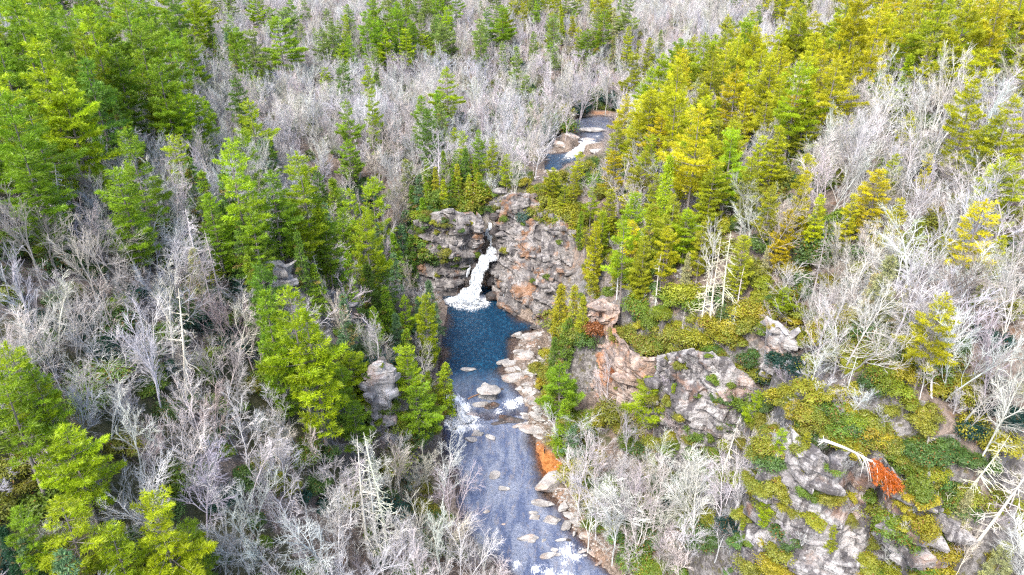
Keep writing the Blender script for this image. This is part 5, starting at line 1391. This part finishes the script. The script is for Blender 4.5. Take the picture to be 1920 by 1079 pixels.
# two visitors, each one body with a few skin points grown into a figure
M_SKIN = NT('skin'); M_SKIN = M_SKIN.done(M_SKIN.surf((0.45, 0.27, 0.2), .6))
def cloth(nm, c):
    m = NT(nm); n_ = m.ramp(m.noise(14, 3), .35, .65)
    return m.done(m.surf(m.mix(n_, c, tuple(x * .7 for x in c)), .9, .1))
def person(P, face, label, top, legs, arm):
    J = {'pelvis': (0, 0, .95), 'belly': (0, .01, 1.10), 'chest': (0, .0, 1.32), 'neck': (0, .01, 1.49), 'chin': (0, .02, 1.56), 'head': (0, .03, 1.66), 'crown': (0, .02, 1.75), 'nose': (0, .125, 1.64)}
    Ed = [('pelvis', 'belly'), ('belly', 'chest'), ('chest', 'neck'), ('neck', 'chin'), ('chin', 'head'), ('head', 'crown'), ('head', 'nose')]
    Rd = {'pelvis': .145, 'belly': .135, 'chest': .155, 'neck': .06, 'chin': .075, 'head': .10, 'crown': .06, 'nose': .018}
    for s_, sg in (('r', 1), ('l', -1)):
        fw = .16 * sg
        J.update({'hip' + s_: (.09 * sg, 0, .90), 'knee' + s_: (.11 * sg, .06 + fw * .4, .50), 'ankle' + s_: (.12 * sg, fw * .5 - .02, .09), 'toe' + s_: (.13 * sg, fw * .5 + .15, .04),
                  'sh' + s_: (.18 * sg, 0, 1.42), 'el' + s_: (.24 * sg, -.03 + arm * .10, 1.14), 'wr' + s_: (.22 * sg, .08 + arm * .22, .92 + arm * .22), 'ha' + s_: (.21 * sg, .13 + arm * .26, .86 + arm * .24)})
        Ed += [('pelvis', 'hip' + s_), ('hip' + s_, 'knee' + s_), ('knee' + s_, 'ankle' + s_), ('ankle' + s_, 'toe' + s_), ('chest', 'sh' + s_), ('sh' + s_, 'el' + s_), ('el' + s_, 'wr' + s_), ('wr' + s_, 'ha' + s_)]
        Rd.update({'hip' + s_: .105, 'knee' + s_: .068, 'ankle' + s_: .05, 'toe' + s_: .04, 'sh' + s_: .075, 'el' + s_: .05, 'wr' + s_: .036, 'ha' + s_: .035})
        for q in range(5):     # four fingers and a thumb
            n_ = 'f%d' % q + s_; h_ = np.array(J['ha' + s_])
            J[n_] = tuple(h_ + (np.array([(q - 1.5) * .018, .07 + .008 * (q % 2), -.045]) if q < 4 else np.array([-.05 * sg, .035, -.01]))); Ed.append(('ha' + s_, n_)); Rd[n_] = .009
    K = list(J); me = bpy.data.meshes.new('person')
    me.from_pydata([J[k] for k in K], [(K.index(a_), K.index(b_)) for a_, b_ in Ed], [])
    o = link('person', me, loc=P.tolist())
    md = o.modifiers.new('skin', 'SKIN'); sv = me.skin_vertices[0].data
    for k, n_ in enumerate(K):
        sv[k].radius = (Rd[n_], Rd[n_] * (.72 if n_ in ('belly', 'chest', 'pelvis') else 1)); sv[k].use_root = n_ == 'pelvis'
    ss = o.modifiers.new('smooth', 'SUBSURF'); ss.levels = ss.render_levels = 2
    dg = bpy.context.evaluated_depsgraph_get()
    new = bpy.data.meshes.new_from_object(o.evaluated_get(dg)); o.modifiers.clear(); o.data = new
    for m_ in (M_SKIN, cloth('jacket_cloth', top), cloth('trouser_cloth', legs), cloth('boot_leather', (.03, .022, .018))):
        new.materials.append(m_)
    for f in new.polygons:
        c = f.center
        f.material_index = 3 if c.z < .12 else 2 if c.z < .97 and abs(c.x) < .2 and not (c.y > .12 and c.z > .8) else 1 if c.z < 1.47 and not (c.z < 1.0 + arm * .22 and c.y > .05) else 0
        f.use_smooth = True
    o.rotation_euler.z = face; tag(o, label, 'person', 'visitors')
    bm = bmesh.new(); bmesh.ops.create_icosphere(bm, subdivisions=3, radius=.118)
    for v in list(bm.verts):
        if v.co.y > .045 and v.co.z < .055 or v.co.z < -.07: bm.verts.remove(v)
    hm = bpy.data.meshes.new('hair'); bm.to_mesh(hm); bm.free(); hm.materials.append(cloth('dark_hair', (.02, .014, .01)))
    h = link('hair', hm, o, (0, .012, 1.675)); h.scale = (.95, 1.02, 1.0)
pp = hit(1000, 340); pp[2] += 0.35
person(pp, math.radians(150), 'person in dark clothes standing on the flat overlook rock above the falls', (.02, .022, .03), (.025, .025, .03), 0.6)
person(hit(1021, 853), math.radians(60), 'person in dark clothes walking onto the orange sand by the river', (.025, .03, .05), (.03, .03, .035), 0.2)

# ================================================================== LABELS
LM = [(880, 530, 'the waterfall'), (790, 610, "the pool's west bank"), (1050, 300, 'the upper blue pool'), (1110, 232, 'the upstream river bend'), (515, 515, 'the spur ledge'), (715, 760, 'the river pillar'), (1135, 600, 'the orange outcrop'), (1310, 750, 'the big bluff'),
      (1655, 890, 'the fallen orange pine'), (1530, 960, 'the near bluff'), (1029, 912, 'the long grey boulder'), (300, 650, 'the leaning cream snag'), (75, 380, 'the bleached leaning snags'), (1360, 530, 'the skeletal snags'), (685, 910, 'the twin white snags'),
      (395, 520, 'the two grey snags'), (1020, 400, 'the stained wall'), (840, 400, 'the west wall'), (910, 745, 'the two tier boulder'), (985, 700, 'the boulder beach'), (1460, 670, 'the notch tower'), (630, 590, 'the gully cliff'), (1000, 338, 'the overlook rock'),
      (1835, 900, 'the lichened snag'), (1765, 800, 'the broken grey stub'), (1550, 500, 'the drooping grey snag')]
ORD = 'first second third fourth fifth sixth seventh eighth ninth tenth eleventh twelfth thirteenth fourteenth fifteenth'.split()
NOUN = {'pine': 'pine', 'hemlock': 'hemlock', 'bare': 'bare tree', 'snag': 'dead snag', 'shrub': 'shrub', 'thicket': 'leafless bush'}
names = {}
for i in INDIV:
    K = KINDS[i['kind']]
    x, y, dep = project(i['P'] + np.array([0, 0, i['H'] * .6]))
    i['px'] = float(x); i['py'] = float(y); i['app'] = i['H'] * F / dep
for kind in KINDS:
    hs = sorted(i['H'] for i in INDIV if i['kind'] == kind)
    if not hs: continue
    lo, hi = hs[int(len(hs) * .33)], hs[min(len(hs) - 1, int(len(hs) * .7))]
    for i in INDIV:
        if i['kind'] == kind: i['sz'] = 'small' if i['H'] < lo else ('tall' if kind not in ('shrub', 'thicket') else 'large') if i['H'] > hi else ''
for i in INDIV:
    x, y = i['px'], i['py']
    d = [math.hypot((x - a), (y - b)) for a, b, _ in LM]; k = int(np.argmin(d)); a, b, nm = LM[k]
    dx, dy = x - a, y - b
    if d[k] < 45: rel = 'beside'
    else:
        v = 'above' if dy < 0 else 'below'; h = 'left of' if dx < 0 else 'right of'
        rel = h if abs(dx) > 2.2 * abs(dy) else v if abs(dy) > 2.2 * abs(dx) else v + ' ' + h
        rel = ('just ' if d[k] < 110 else 'far ' if d[k] > 330 else '') + rel
    lab = ' '.join(w for w in (i['sz'], TWORD[i['tc']], NOUN[i['kind']], rel, nm) if w)
    names.setdefault(lab, []).append(i)
for lab, its in names.items():
    its.sort(key=lambda i: i['px'])
    for q, i in enumerate(its):
        n = len(its)
        if n == 1: i['root']['label'] = lab
        elif n == 2: i['root']['label'] = lab + (', left of two' if q == 0 else ', right of two')
        else: i['root']['label'] = lab + ', ' + ((ORD[q] + ' from left') if q < len(ORD) else 'among the crowd there')
